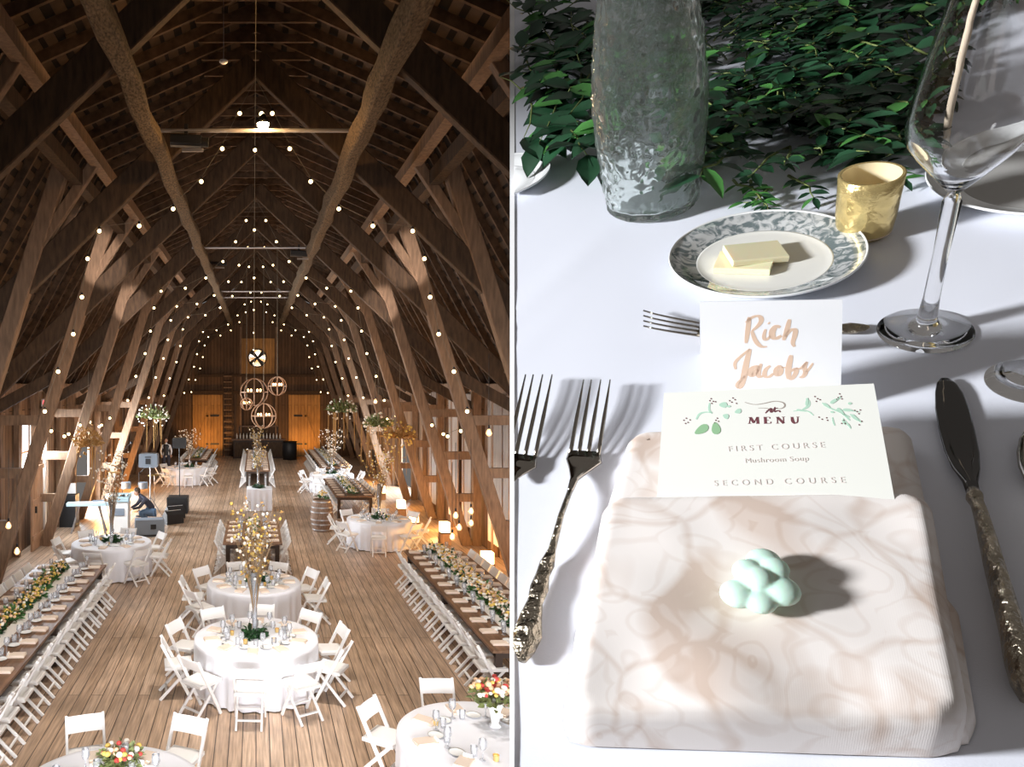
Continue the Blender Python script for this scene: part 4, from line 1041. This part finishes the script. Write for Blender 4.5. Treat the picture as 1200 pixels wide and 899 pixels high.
# gold votive
vb2 = bk(1011, 276); vp = axis_profile(vb2, [(276,27),(268,34),(250,37),(225,39),(204,41)])
o = cthing('votive_holder', 'gold mottled glass votive holder behind the bread plate', 'candle holder', vb2)
vp = [(r_, max(.001, z_)) for r_, z_ in vp]
MB().lathe([(0,.001)]+vp+[(vp[-1][0]-.0012, vp[-1][1]+.0006), (vp[-1][0]-.0026, vp[-1][1])], 64).build('cup', M_gold, o, smooth=True)
MB().lathe([(vp[-1][0]-.0026, vp[-1][1])]+[(r_-.0028, z_+.002) for r_, z_ in reversed(vp[1:-1])]+[(0,.004)], 64).build('lining', M_goldin, o, smooth=True)
MB().lathe([(0,.005),(.019,.005),(.019,.020),(0,.021)], 32).build('wax', M_taper, o, smooth=True)

# cutlery
def cpath(pts): return [bk(x, y, h) for x, y, h in pts]
def fork(tips, roots, left, right, path, label, cut=False, side=(1,0,0), hmid=.012):
    o = cthing('dinner_fork', label, 'fork', (0,0,0), 'silver forks'); parts = []
    for t, r in zip(tips, roots):
        pts = [bk(t[0]+(r[0]-t[0])*k/6, t[1]+(r[1]-t[1])*k/6, .006+.009*math.sin(PI*.5*(1-k/6))**1) for k in range(7)]
        w = 5.0*mpp(*r)/2
        parts.append(MB().loft(pts, [w*(.35+.65*min(1, k/3)) for k in range(7)], [.0009]*7, side, 8, 3).build('tine', M_silver, o, smooth=True))
    w = [p[2]*mpp(p[0], p[1]) for p in path]
    parts.append(MB().loft([bk(p[0], p[1], p[3]) for p in path[:5]], w[:5], [.0014,.0018,.0020,.0022,.0022], side, 12, 2.6).build('head_and_neck', M_silver, o, smooth=True))
    parts.append(MB().loft([bk(p[0], p[1], p[3]) for p in path[4:]], w[4:], [p[4] for p in path[4:]], side, 14, 2.3).build('ornate_handle', M_silvero, o, smooth=True))
    if cut:
        for q in parts: cut_left(q)
    return o
T1 = [(684,446),(693,446),(704,446),(715,446)]; R1 = [(668,534),(678,534),(689,534),(701,534)]
P1 = [(685,530,18.5,.0065,0),(684,541,21,.0055,0),(679,551,13,.006,0),(673,562,5,.009,0),(668,576,3.2,.011,.0018),(658,603,3.4,.012,.002),(647,645,4.6,.009,.0025),(641,662,9,.007,.0032),(636,674,8,.007,.003),(632,690,11,.007,.0036),(627,706,9,.0065,.0034),(622,724,13,.006,.0042),(618,745,17,.006,.0045),(614,762,13,.006,.004),(612,775,5,.006,.0025)]
side_f = (bk(700,540)-bk(660,545)).normalized()
fork(T1, R1, 0, 0, P1, 'silver fork lying closest to the napkin, whole of it visible', side=side_f)
D = (-70, -4)
T0 = [(x+D[0]+(2 if i else 2), y-6) for i, (x, y) in enumerate(T1)]; R0_ = [(x+D[0]-4, y+2) for x, y in R1]
P0 = [(p[0]+D[0]-4-.18*(p[1]-530), p[1]+4) + tuple(p[2:]) for p in P1[:8]]
fork(T0, R0_, 0, 0, P0, 'silver fork cut off by the table edge, outer of the pair', True, side=side_f)
# butter fork behind the card
o = cthing('small_fork', 'small silver fork lying crosswise behind the name card', 'fork', (0,0,0))
for k in range(4):
    y0, y1 = 364.5+6*k, 379+5*k; pts = [bk(754+66*i/5, y0+(y1-y0)*(i/5)**.8, .010-.005*i/5) for i in range(6)]
    MB().loft(pts, [.0006+.0008*i/5 for i in range(6)], [.0007]*6, (0,1,0), 8, 3).build('tine', M_silver, o, smooth=True)
pth = [(818,388,10,.006),(836,391,12,.004),(850,392,7,.004),(866,391,3.5,.006),(910,389,3.2,.008),(950,387,4,.007),(985,386,7,.005),(1000,385,8.5,.005),(1012,384,5,.004),(1019,383.5,1.5,.004)]
MB().loft([bk(x, y, h) for x, y, w, h in pth], [w*mpp(900,388)*1.25 for x, y, w, h in pth], [.0015,.0015,.002,.002,.002,.002,.0028,.0028,.002,.001], (0,1,0), 12).build('handle', M_silvero, o, smooth=True)
# knife
o = cthing('dinner_knife', 'silver dinner knife with dark mirror blade and ornate handle beside the napkin', 'knife', (0,0,0))
kb = [(1107,444,5,.004),(1109,449,11,.004),(1112,460,16,.004),(1116,480,20,.004),(1121,505,21,.004),(1127,530,20,.0045),(1132,550,16,.005),(1137,566,9,.006),(1140,577,8,.007)]
sk = (bk(1135,500)-bk(1100,505)).normalized()
MB().loft([bk(x, y, h) for x, y, w, h in kb], [w*mpp(x, y) for x, y, w, h in kb], [.0006,.0008,.0009,.0009,.0009,.001,.0014,.0025,.003], sk, 14, 2).build('blade', mat('mirror_steel', (.13,.125,.12), .05, metal=1), o, smooth=True)
kh = [(1140,577,8,.008,.004),(1142,583,11,.009,.005),(1145,590,8,.009,.0045),(1150,605,9,.009,.005),(1158,635,11,.009,.006),(1167,670,12.5,.009,.007),(1177,705,14,.009,.007),(1186,740,15,.009,.0075),(1194,775,17,.009,.008),(1199,800,15,.009,.0075),(1203,818,8,.009,.005),(1205,824,2,.009,.002)]
MB().loft([bk(x, y, h) for x, y, w, h, t in kh], [w*mpp(x, y)*.9 for x, y, w, h, t in kh], [k[4] for k in kh], sk, 16, 2.4).build('ornate_handle', M_silvero, o, smooth=True)
# spoon at the frame edge
o = cthing('soup_spoon', 'silver spoon at the edge of view right of the knife', 'spoon', (0,0,0))
sp = [(1204,505,3),(1206,515,11),(1209,532,17),(1212,550,18),(1216,568,13),(1219,580,6),(1226,610,3),(1240,660,4)]
MB().loft([bk(x, y, .006) for x, y, w in sp], [w*mpp(1200, y) for x, y, w in sp], [.001,.002,.0035,.0035,.003,.002,.002,.002], sk, 14).build('bowl_and_handle', M_silver, o, smooth=True)

# napkin: folded sheet with a pocket in front
def pillow(quad, h, edge, nu=70, nv=60, base=0.0, wr=.0012, seed=0, thick_near=None):
    c = [bk(x, y, h) for x, y in quad]; vs = []
    for j in range(nv+1):
        for i in range(nu+1):
            s, t = i/nu, j/nv
            p = (c[0]*(1-s)+c[1]*s)*(1-t)+(c[3]*(1-s)+c[2]*s)*t
            W_ = (c[1]-c[0]).length; H_ = (c[3]-c[0]).length
            # round the corners in plan
            du, dv = min(s, 1-s)*W_, min(t, 1-t)*H_
            cr = .016
            if du < cr and dv < cr:
                q = V((cr-du, cr-dv)); L_ = q.length
                if L_ > 1e-9:
                    k = max(q)/L_ if max(q) > 0 else 1
                    cc = V((c[0].x+c[2].x, c[0].y+c[2].y, 0))/2
                    d = V((cc.x-p.x, cc.y-p.y, 0)).normalized(); p = p+d*(1-k)*cr*.9
            e = min(du, dv); f = 1-(1-min(1, e/edge))**2.6
            z = base+(h-base)*f**.5+wr*noise.noise(V((p.x*22+seed, p.y*22, seed)))*f
            vs.append((p.x, p.y, z))
    fs = [(j*(nu+1)+i, (j+1)*(nu+1)+i, (j+1)*(nu+1)+i+1, j*(nu+1)+i+1) for j in range(nv) for i in range(nu)]
    return MB().add(vs, fs)
nk = cthing('folded_napkin', 'large blush damask napkin folded into a pocket holding the menu', 'napkin', (0,0,0))
pillow([(736,499),(1072,491),(1106,640),(690,640)], .020, .010, base=.001, seed=1).build('back_fold', M_dam, nk, smooth=True)
pillow([(703,573),(1099,568),(1152,852),(654,842)], .030, .011, base=.001, wr=.0030, seed=4).build('pocket', M_dam, nk, smooth=True)
pillow([(676,700),(1128,690),(1158,858),(652,850)], .016, .010, base=.001, wr=.002, seed=7).build('lower_fold', M_dam, nk, smooth=True)

# name card (tent)
pc0 = bk(904, 479, .0); ncard = V((0, -.985, .17)).normalized()
def cardpart(quad, p0, n_, th, name, m_, parent):
    q = [onpl(x, y, p0, n_) for x, y in quad]
    return MB().add(q+[p-n_*th for p in q], [(0,1,2,3),(7,6,5,4),(0,4,5,1),(1,5,6,2),(2,6,7,3),(3,7,4,0)]).build(name, m_, parent), q
o = cthing('place_card', 'white tented name card with rose gold script behind the menu', 'card', (0,0,0))
_, q = cardpart([(820,354.5),(987.5,351.5),(985,478.5),(823,479.5)], pc0, ncard, .0005, 'front_panel', M_white2, o)
bp = [q[0]-ncard*.0006, q[1]-ncard*.0006, V((q[1].x, q[1].y+.05, 0.0005)), V((q[0].x, q[0].y+.05, .0005))]
MB().add(bp+[p+V((0,-.0006,0)) for p in bp], [(0,1,2,3),(7,6,5,4),(0,4,5,1),(1,5,6,2),(2,6,7,3),(3,7,4,0)]).build('back_panel', M_white2, o)
def strokes(sts, ox, oy, k, p0, n_, w, name, m_, parent, lift=.0001):
    mb = MB()
    for st in sts:
        ww = w
        if isinstance(st[0], (int, float)): ww = w*st[0]; st = st[1:]
        # smooth the polyline
        P_ = [V((a, b_, 0)) for a, b_ in st]
        for _ in range(2 if len(P_) > 2 else 0):
            Q = [P_[0]]
            for a, b_ in zip(P_[:-1], P_[1:]): Q += [a.lerp(b_, .25), a.lerp(b_, .75)]
            P_ = Q+[P_[-1]]
        pts = [onpl(ox+p.x/k, oy+p.y/k, p0, n_)+n_*lift for p in P_]
        if len(pts) < 2: continue
        vs = []
        for i, p in enumerate(pts):
            t = (pts[min(i+1, len(pts)-1)]-pts[max(i-1, 0)]).normalized(); s = t.cross(n_)
            f = .45+.55*math.sin(PI*min(1, max(0, (i+.6)/(len(pts)+.2))))
            f *= .6+.55*abs(t.dot(TVL))
            vs += [p+s*ww*f/2, p-s*ww*f/2, p-s*ww*f/2-n_*lift*.9, p+s*ww*f/2-n_*lift*.9]
        fs = []
        for i in range(len(pts)-1):
            a = 4*i; fs += [(a, a+4, a+5, a+1), (a+1, a+5, a+6, a+2), (a+3, a+7, a+4, a)]
        mb.add(vs, fs+[(0,1,2,3)])
    return mb.build(name, m_, parent)
TVL = V((0,.2,1)).normalized()
S = [[(420,180),(412,250),(395,385)], [(395,225),(440,180),(500,168),(520,205),(490,250),(440,290)], [(440,290),(465,365),(510,415),(560,412)],
     [.8,(548,275),(530,335),(548,368),(590,325)], [.8,(568,224),(580,232)], [1.3,(662,262),(632,246),(600,285),(596,330),(625,355),(672,325)],
     [(735,198),(715,280),(688,362)], [(700,335),(740,280),(785,272),(775,330),(756,385),(775,412)],
     [.8,(315,590),(303,540),(345,495),(425,430)], [1.35,(425,430),(398,530),(380,640),(358,720),(335,738)], [.8,(335,738),(318,715),(345,680),(405,632)],
     [1.3,(488,562),(448,572),(425,612),(438,645),(470,615),(500,560)], [(515,545),(490,600),(492,655),(530,640)],
     [(585,560),(545,590),(535,640),(570,655),(610,620)], [1.1,(655,560),(622,590),(632,640),(665,625),(672,575),(650,560)], [.7,(672,575),(705,575)],
     [1.2,(748,478),(722,590),(728,665)], [(728,665),(755,668),(790,610),(785,578),(745,605)], [.7,(785,578),(820,590),(870,530)], [(872,530),(845,575),(865,612),(835,655),(812,648)], [.6,(850,628),(885,590),(918,540)]]
strokes(S, 815, 345, 6.667, pc0, ncard, .0026, 'script_lettering', M_foil, o)

# menu card
mn0 = bk(908, 583, .0285); ang = math.radians(24); nmen = V((0, -math.sin(ang), math.cos(ang)))
o = cthing('menu_card', 'ivory menu card printed with green sprigs, tucked in the napkin pocket', 'menu', (0,0,0))
_, q = cardpart([(778,461),(1024,450),(1052,606),(768,608)], mn0, nmen, .0007, 'card', M_menu, o)
MO = (770, 445, 4.138)
TVL = (q[0]-q[3]).normalized()
G1 = [[1.2,(190,195),(205,165),(245,158),(268,165)], [(268,165),(250,150),(255,115)], [.8,(660,155),(700,150),(735,155),(758,175)], [1.4,(725,92),(738,115),(730,135),(705,148)],
      [(800,115),(835,140),(890,160),(935,185)], [1.3,(840,115),(865,105),(890,85)], [(870,145),(905,170),(935,200)], [(880,150),(930,150),(985,160)], [(935,170),(965,185),(990,210)], [.7,(850,185),(855,210),(862,225)], [.7,(900,190),(925,220),(940,240)]]
strokes(G1, *MO, mn0, nmen, .0011, 'sprig_print', M_inkg2, o)
strokes([[.8,(425,112),(470,125),(520,118),(570,105),(615,112),(622,132),(600,145),(570,140)], [.6,(490,140),(530,140),(560,150)]], *MO, mn0, nmen, .0010, 'flourish_print', mat('taupe_ink', (.35,.30,.26), .7), o)
strokes([[(525,165),(545,145),(555,140),(550,165),(565,150),(575,160)], [(572,135),(565,160),(590,150),(598,160)], [.7,(530,155),(585,140)]], *MO, mn0, nmen, .0011, 'the_lettering', M_inkb, o)
def pleaf(lst, name, m_, parent):
    mb = MB()
    for (cx, cy, a, L_, w) in lst:
        a = math.radians(a); vs = []
        for k in range(14):
            t = 2*PI*k/14; u = math.cos(t)*L_/2; v = math.sin(t)*w/2*(1-.35*math.cos(t))
            x, y = cx+u*math.cos(a)-v*math.sin(a), cy+u*math.sin(a)+v*math.cos(a)
            vs.append(onpl(MO[0]+x/MO[2], MO[1]+y/MO[2], mn0, nmen)+nmen*.0002)
        mb.add(vs, [tuple(range(13, -1, -1))])
    return mb.build(name, m_, parent)
pleaf([(215,245,150,75,38),(285,238,-100,60,42)], 'leaf_print', M_inkg, o)
pleaf([(320,125,180,40,26),(333,180,200,30,24),(392,156,160,34,22),(348,132,0,20,10),(727,110,-80,40,14),(700,152,10,50,9),(860,105,-30,48,16),(822,128,30,40,14),(890,155,40,45,14),(925,150,5,50,14),(960,188,40,50,16),(935,118,0,20,12),(850,160,10,20,9),(905,210,60,30,9),(930,225,50,26,8)], 'pale_leaf_print', M_inkg2, o)
dots = [(262,95),(256,105),(272,108),(265,118),(283,110),(368,92),(378,100),(362,112),(385,118),(352,105),(130,200),(142,190),(150,210),(160,198),(138,215),(292,190),(285,200),(298,205),(280,212),(885,72),(892,85),(878,90),(896,96),(872,98),(765,85),(778,95),(790,100),(772,108),(958,152),(970,158),(985,150),(978,168),(992,205),(980,222),(785,185),(800,195),(822,188),(826,200),(905,200),(912,215),(895,215)]
pleaf([(x, y, 30, 8, 6) for x, y in dots], 'berry_print', M_inkb, o)
LET = [[.6,(447,215),(452,185)], [1.6,(452,185),(470,212)], [.6,(470,212),(484,184)], [1.5,(486,184),(489,215)], [.6,(440,215),(456,215)], [.6,(480,215),(497,215)], [.6,(444,185),(454,185)], [.6,(482,184),(494,184)],
       [1.5,(524,184),(526,215)], [.6,(516,184),(546,184)], [.6,(518,215),(551,214)], [.6,(526,199),(541,199)], [.6,(546,184),(547,191)], [.6,(551,214),(552,206)],
       [.6,(584,214),(583,184)], [1.6,(583,184),(614,214)], [.6,(614,214),(612,183)], [.6,(576,184),(588,184)], [.6,(577,214),(592,214)], [.6,(604,183),(620,183)],
       [1.5,(654,184),(657,205),(668,215)], [.7,(668,215),(682,209),(682,183)], [.6,(646,184),(662,184)], [.6,(675,183),(690,183)]]
strokes(LET, *MO, mn0, nmen, .0010, 'menu_lettering', M_inkb, o)
ex = (q[2]-q[3]).normalized(); ez = nmen; ey = ez.cross(ex).normalized()
def ctext(body, x, y, wpx, size, m_, sp=1.0):
    p = onpl(MO[0]+x/MO[2], MO[1]+y/MO[2], mn0, nmen)+nmen*.0002
    cu = bpy.data.curves.new('lettering', 'FONT'); cu.body = body; cu.size = size; cu.align_x = 'CENTER'; cu.align_y = 'CENTER'; cu.space_character = sp; cu.extrude = .00003
    cu.materials.append(m_); t = bpy.data.objects.new('course_lettering', cu); COL.objects.link(t); t.parent = o
    t.matrix_parent_inverse = Matrix(); t.matrix_basis = Matrix(((ex.x,ey.x,ez.x,p.x),(ex.y,ey.y,ez.y,p.y),(ex.z,ey.z,ez.z,p.z),(0,0,0,1)))
ctext('FIRST COURSE', 572, 330, 365, .0052, M_inkp, 1.55)
ctext('Mushroom Soup', 577, 391, 225, .0044, M_inkp, 1.1)
ctext('SECOND COURSE', 583, 498, 455, .0052, M_inkp, 1.75)

# mint sweet
c = bk(890, 694, .030); o = cthing('mint_sweet', 'pale mint green knotted sweet resting on the napkin pocket', 'sweet', c)
mb = MB(); k = mpp(890, 694, .03)
for (dx, dy, r, h) in ((-26,12,22,.007), (24,10,23,.008), (0,20,20,.007), (4,-24,22,.008), (-14,-10,20,.010), (16,-12,18,.011), (-2,0,18,.012)):
    p = bk(890+dx, 694+dy, .030)-c; mb.ball((p.x, p.y, h), r*k, 16, 10, sq=(1,1,.62))
g = mb.build('sweet_body', M_mint, o, smooth=True)
rm = g.modifiers.new('r', 'REMESH'); rm.mode = 'VOXEL'; rm.voxel_size = .0011; rm.use_smooth_shade = True
sm = g.modifiers.new('s', 'SMOOTH'); sm.iterations = 3; sm.factor = .5

# foliage runner
random.seed(5)
fo = cthing('foliage_garland', 'dark green leafy garland lying across the close table behind the vase', 'greenery', (0,0,0))
mbA, mbB, mbS = MB(), MB(), MB()
def sprig(px, py, dx, dy, n, L_, w_, h0=.015, h1=.05, young=.2):
    pts = []
    for i in range(n+1):
        t = i/n; pts.append(bk(px+dx*t+random.uniform(-4,4), py+dy*t+random.uniform(-3,3), h0+(h1-h0)*math.sin(PI*.8*t)))
    mbS.tube(pts, [.0016-.0011*i/n for i in range(n+1)], 5)
    for i in range(1, n+1):
        t = (pts[i]-pts[i-1]).normalized(); up = V((random.uniform(-.3,.3), random.uniform(-.3,.3), 1)); sd = t.cross(up).normalized()
        for s in (-1, 1):
            d = t*.5+sd*s+V((0,0,random.uniform(-.2,.5)))
            if pj(pts[i]+d.normalized()*L_)[0] < 604: continue
            (mbB if random.random() < young else mbA).leaf(pts[i], d, L_*random.uniform(.75,1.2), w_*random.uniform(.8,1.15), up)
    if pj(pts[-1]+t*L_)[0] > 604: mbA.leaf(pts[-1], t, L_, w_, V((0,0,1)))
inL = [(612,60),(640,85),(668,50),(660,115),(632,30),(690,95),(670,150),(615,110),(655,20)]
for x, y in inL:
    for _ in range(3): sprig(x+random.uniform(-8,8), y+random.uniform(-8,8), random.uniform(-40,50), random.uniform(-50,60), 3, .046, .028, .02, .05, .2)
for k in range(230):
    x = random.uniform(800, 1068); y = random.uniform(-70, 185)
    lim = 218-(x-800)*.05; big = random.random() < .4
    sprig(x, min(y, lim-30), random.uniform(-60,60), random.uniform(-45,34), 5, random.uniform(.026,.036) if big else random.uniform(.014,.022), random.uniform(.014,.020) if big else random.uniform(.008,.012), .006, random.uniform(.015,.06), .14)
for _ in range(45):
    sprig(random.uniform(670, 820), random.uniform(-70, 140), random.uniform(-40,40), random.uniform(-40,40), 4, .03, .016, .01, .04, .3)
for _ in range(24):
    sprig(random.uniform(1070, 1200), random.uniform(-80, 5), random.uniform(-40,40), random.uniform(-30,25), 4, .03, .015, .01, .04, .2)
for (x, y, dx, dy) in ((880,215,20,30),(905,222,-30,18),(860,210,40,30),(925,205,30,25),(1030,190,30,20)): sprig(x, y, dx, dy, 6, .014, .006, .006, .012, .5)
mbA.build('leaf', M_leafA, fo, smooth=True)['kind'] = 'stuff'; mbB.build('young_leaf', M_leafB, fo, smooth=True)['kind'] = 'stuff'; mbS.build('stem', M_stem, fo, smooth=True)['kind'] = 'stuff'
# ------------------------------------------------------------------ lights
def light(kind, name, loc, energy, col, size=.3, rot=None, target=None, **kw):
    d = bpy.data.lights.new(name, kind); d.energy = energy; d.color = col
    if kind == 'AREA':
        d.size = size
        if 'sy' in kw: d.shape = 'RECTANGLE'; d.size_y = kw['sy']
        if 'spread' in kw: d.spread = kw['spread']
    else: d.shadow_soft_size = size
    if kind == 'SPOT': d.spot_size = kw.get('cone', 1); d.spot_blend = kw.get('blend', .5)
    o = bpy.data.objects.new(name, d); COL.objects.link(o); o.location = loc
    if target is not None: o.rotation_euler = (V(target)-V(loc)).to_track_quat('-Z', 'Y').to_euler()
    elif rot: o.rotation_euler = rot
    return o
WARM = (1,.66,.34); AMB = (1,.50,.14); DAY = (.80,.90,1)
w = bpy.data.worlds.new('World'); sc.world = w; w.use_nodes = True
w.node_tree.nodes['Background'].inputs[0].default_value = (1,.93,.88,1); w.node_tree.nodes['Background'].inputs[1].default_value = .16
# daylight through the near gable doors below the loft, and the side doorways
light('AREA', 'daylight_near_doors', (0, 2.2, 1.5), 330, (.95,.96,1), 9, target=(0, 12, .6), sy=1.6, spread=1.5)
for (x, y, tx, ty, e, c) in ((-1.0, 6.6, -1.4, 6.9, 420, 1.3), (2.0, 6.6, 2.5, 8.0, 420, 1.3), (-1.5, 9.6, -2.6, 10.8, 720, 1.5), (0.2, 9.6, 0, 11.5, 720, 1.5), (1.5, 9.6, 2.9, 10.8, 720, 1.5), (-1.4, 17.5, -2.6, 18.6, 650, 1.4), (1.4, 17.5, 2.8, 18.6, 600, 1.4), (0, 19.6, 0, 21, 600, 1.3), (-1.2, 28, -1.5, 30, 900, 1.5), (1.2, 28, 1.5, 30, 560, 1.5), (0, 35, 0, 38, 1100, 1.6)):
    light('SPOT', 'added_downlight', (x, y, CAMZ+3.1), e, (1,.95,.90), .12, target=(tx, ty, 0), cone=c, blend=.8)  # unseen spots added to brighten tables and floor from above
light('AREA', 'daylight_left_doorway', (-6.9, 26.35, 1.5), 1250, DAY, 2.5, target=(0, 26.6, .4), sy=2.4)
light('AREA', 'daylight_right_doorway', (6.9, 30.4, 1.5), 480, DAY, 2.5, target=(0, 29.5, .4), sy=2.4)
light('AREA', 'daylight_left_window', (-6.1, 20.45, 2.7), 560, DAY, 1.4, target=(-1, 20.0, .2), sy=1.4)
for i, y in enumerate((12.4, 18.5, 26, 34, 41)):
    light('POINT', 'festoon_glow_ridge', (0, y, CAMZ+1.6), 30, WARM, .5)
for y in (14.4, 22.4, 30.4):
    for s in (-1, 1): light('POINT', 'festoon_glow_side', (s*3.2, y, CAMZ+.0), 36, WARM, .3)
light('POINT', 'flood_glow', (.1, 10.25, CAMZ+3.5), 60, (1,.6,.25), .06)
for (x, y, e) in ((5.3, 18.6, 130), (5.5, 22.4, 150), (5.5, 26.4, 70), (4.9, 33, 160), (-5.3, 25.2, 150), (-5.3, 31, 140), (5.5, 14.0, 90)):
    light('POINT', 'amber_uplight', (x, y, .7), e*.75, AMB, .15)
for x in (-2.9, 3.0): light('SPOT', 'amber_door_wash', (x, 43.2, .3), 260, AMB, .1, target=(x, 45.6, 2.2), cone=1.5)
light('SPOT', 'warm_floor_spot', (-1.5, 20.5, 8.2), 2200, (1,.62,.36), .08, target=(-2.0, 22.3, 0), cone=.30, blend=.6)
for (x, y, tx, ty, tz) in ((-2.2, 13.6, -3.4, 16.3, 7.2), (2.2, 13.6, 3.4, 16.3, 7.2), (-2.2, 17.5, -3.4, 20.3, 6.6), (2.2, 17.5, 3.4, 20.3, 6.6)):
    light('SPOT', 'white_beam_spot', (x, y, 5.2), 800, (1,.9,.85), .05, target=(tx, ty, tz), cone=.34, blend=.6)
light('SPOT', 'table_window_light', TM_ @ V((-2.8, -.60, 1.35)), 980, (.95,.97,1), .22, target=TM_ @ V((.1,.0,0)), cone=.75, blend=.2)

# ------------------------------------------------------------------ camera
cd = bpy.data.cameras.new('camera'); cam = bpy.data.objects.new('camera', cd); COL.objects.link(cam)
cam.location = (0, 0, CAMZ); cam.rotation_euler = (PI/2, 0, 0)
cd.sensor_width = 36; cd.sensor_fit = 'HORIZONTAL'; cd.lens = 860/1200*36; cd.shift_x = .25; cd.clip_start = .01; cd.clip_end = 200
sc.camera = cam
sc.view_settings.view_transform = 'Standard'; sc.view_settings.look = 'None'; sc.view_settings.gamma = 1; sc.view_settings.exposure = 0
sc.view_settings.use_curve_mapping = False
sc.cycles.use_denoising = True; sc.cycles.max_bounces = 10; sc.cycles.transparent_max_bounces = 24; sc.cycles.transmission_bounces = 10
sc.cycles.sample_clamp_indirect = 6
# lettering becomes real meshes
bpy.context.view_layer.update(); dg = bpy.context.evaluated_depsgraph_get()
for t in [q for q in bpy.data.objects if q.type == 'FONT']:
    me = bpy.data.meshes.new_from_object(t.evaluated_get(dg)); n = bpy.data.objects.new(t.name.split('.')[0], me); COL.objects.link(n)
    n.parent = t.parent; n.matrix_basis = t.matrix_basis.copy(); bpy.data.objects.remove(t)
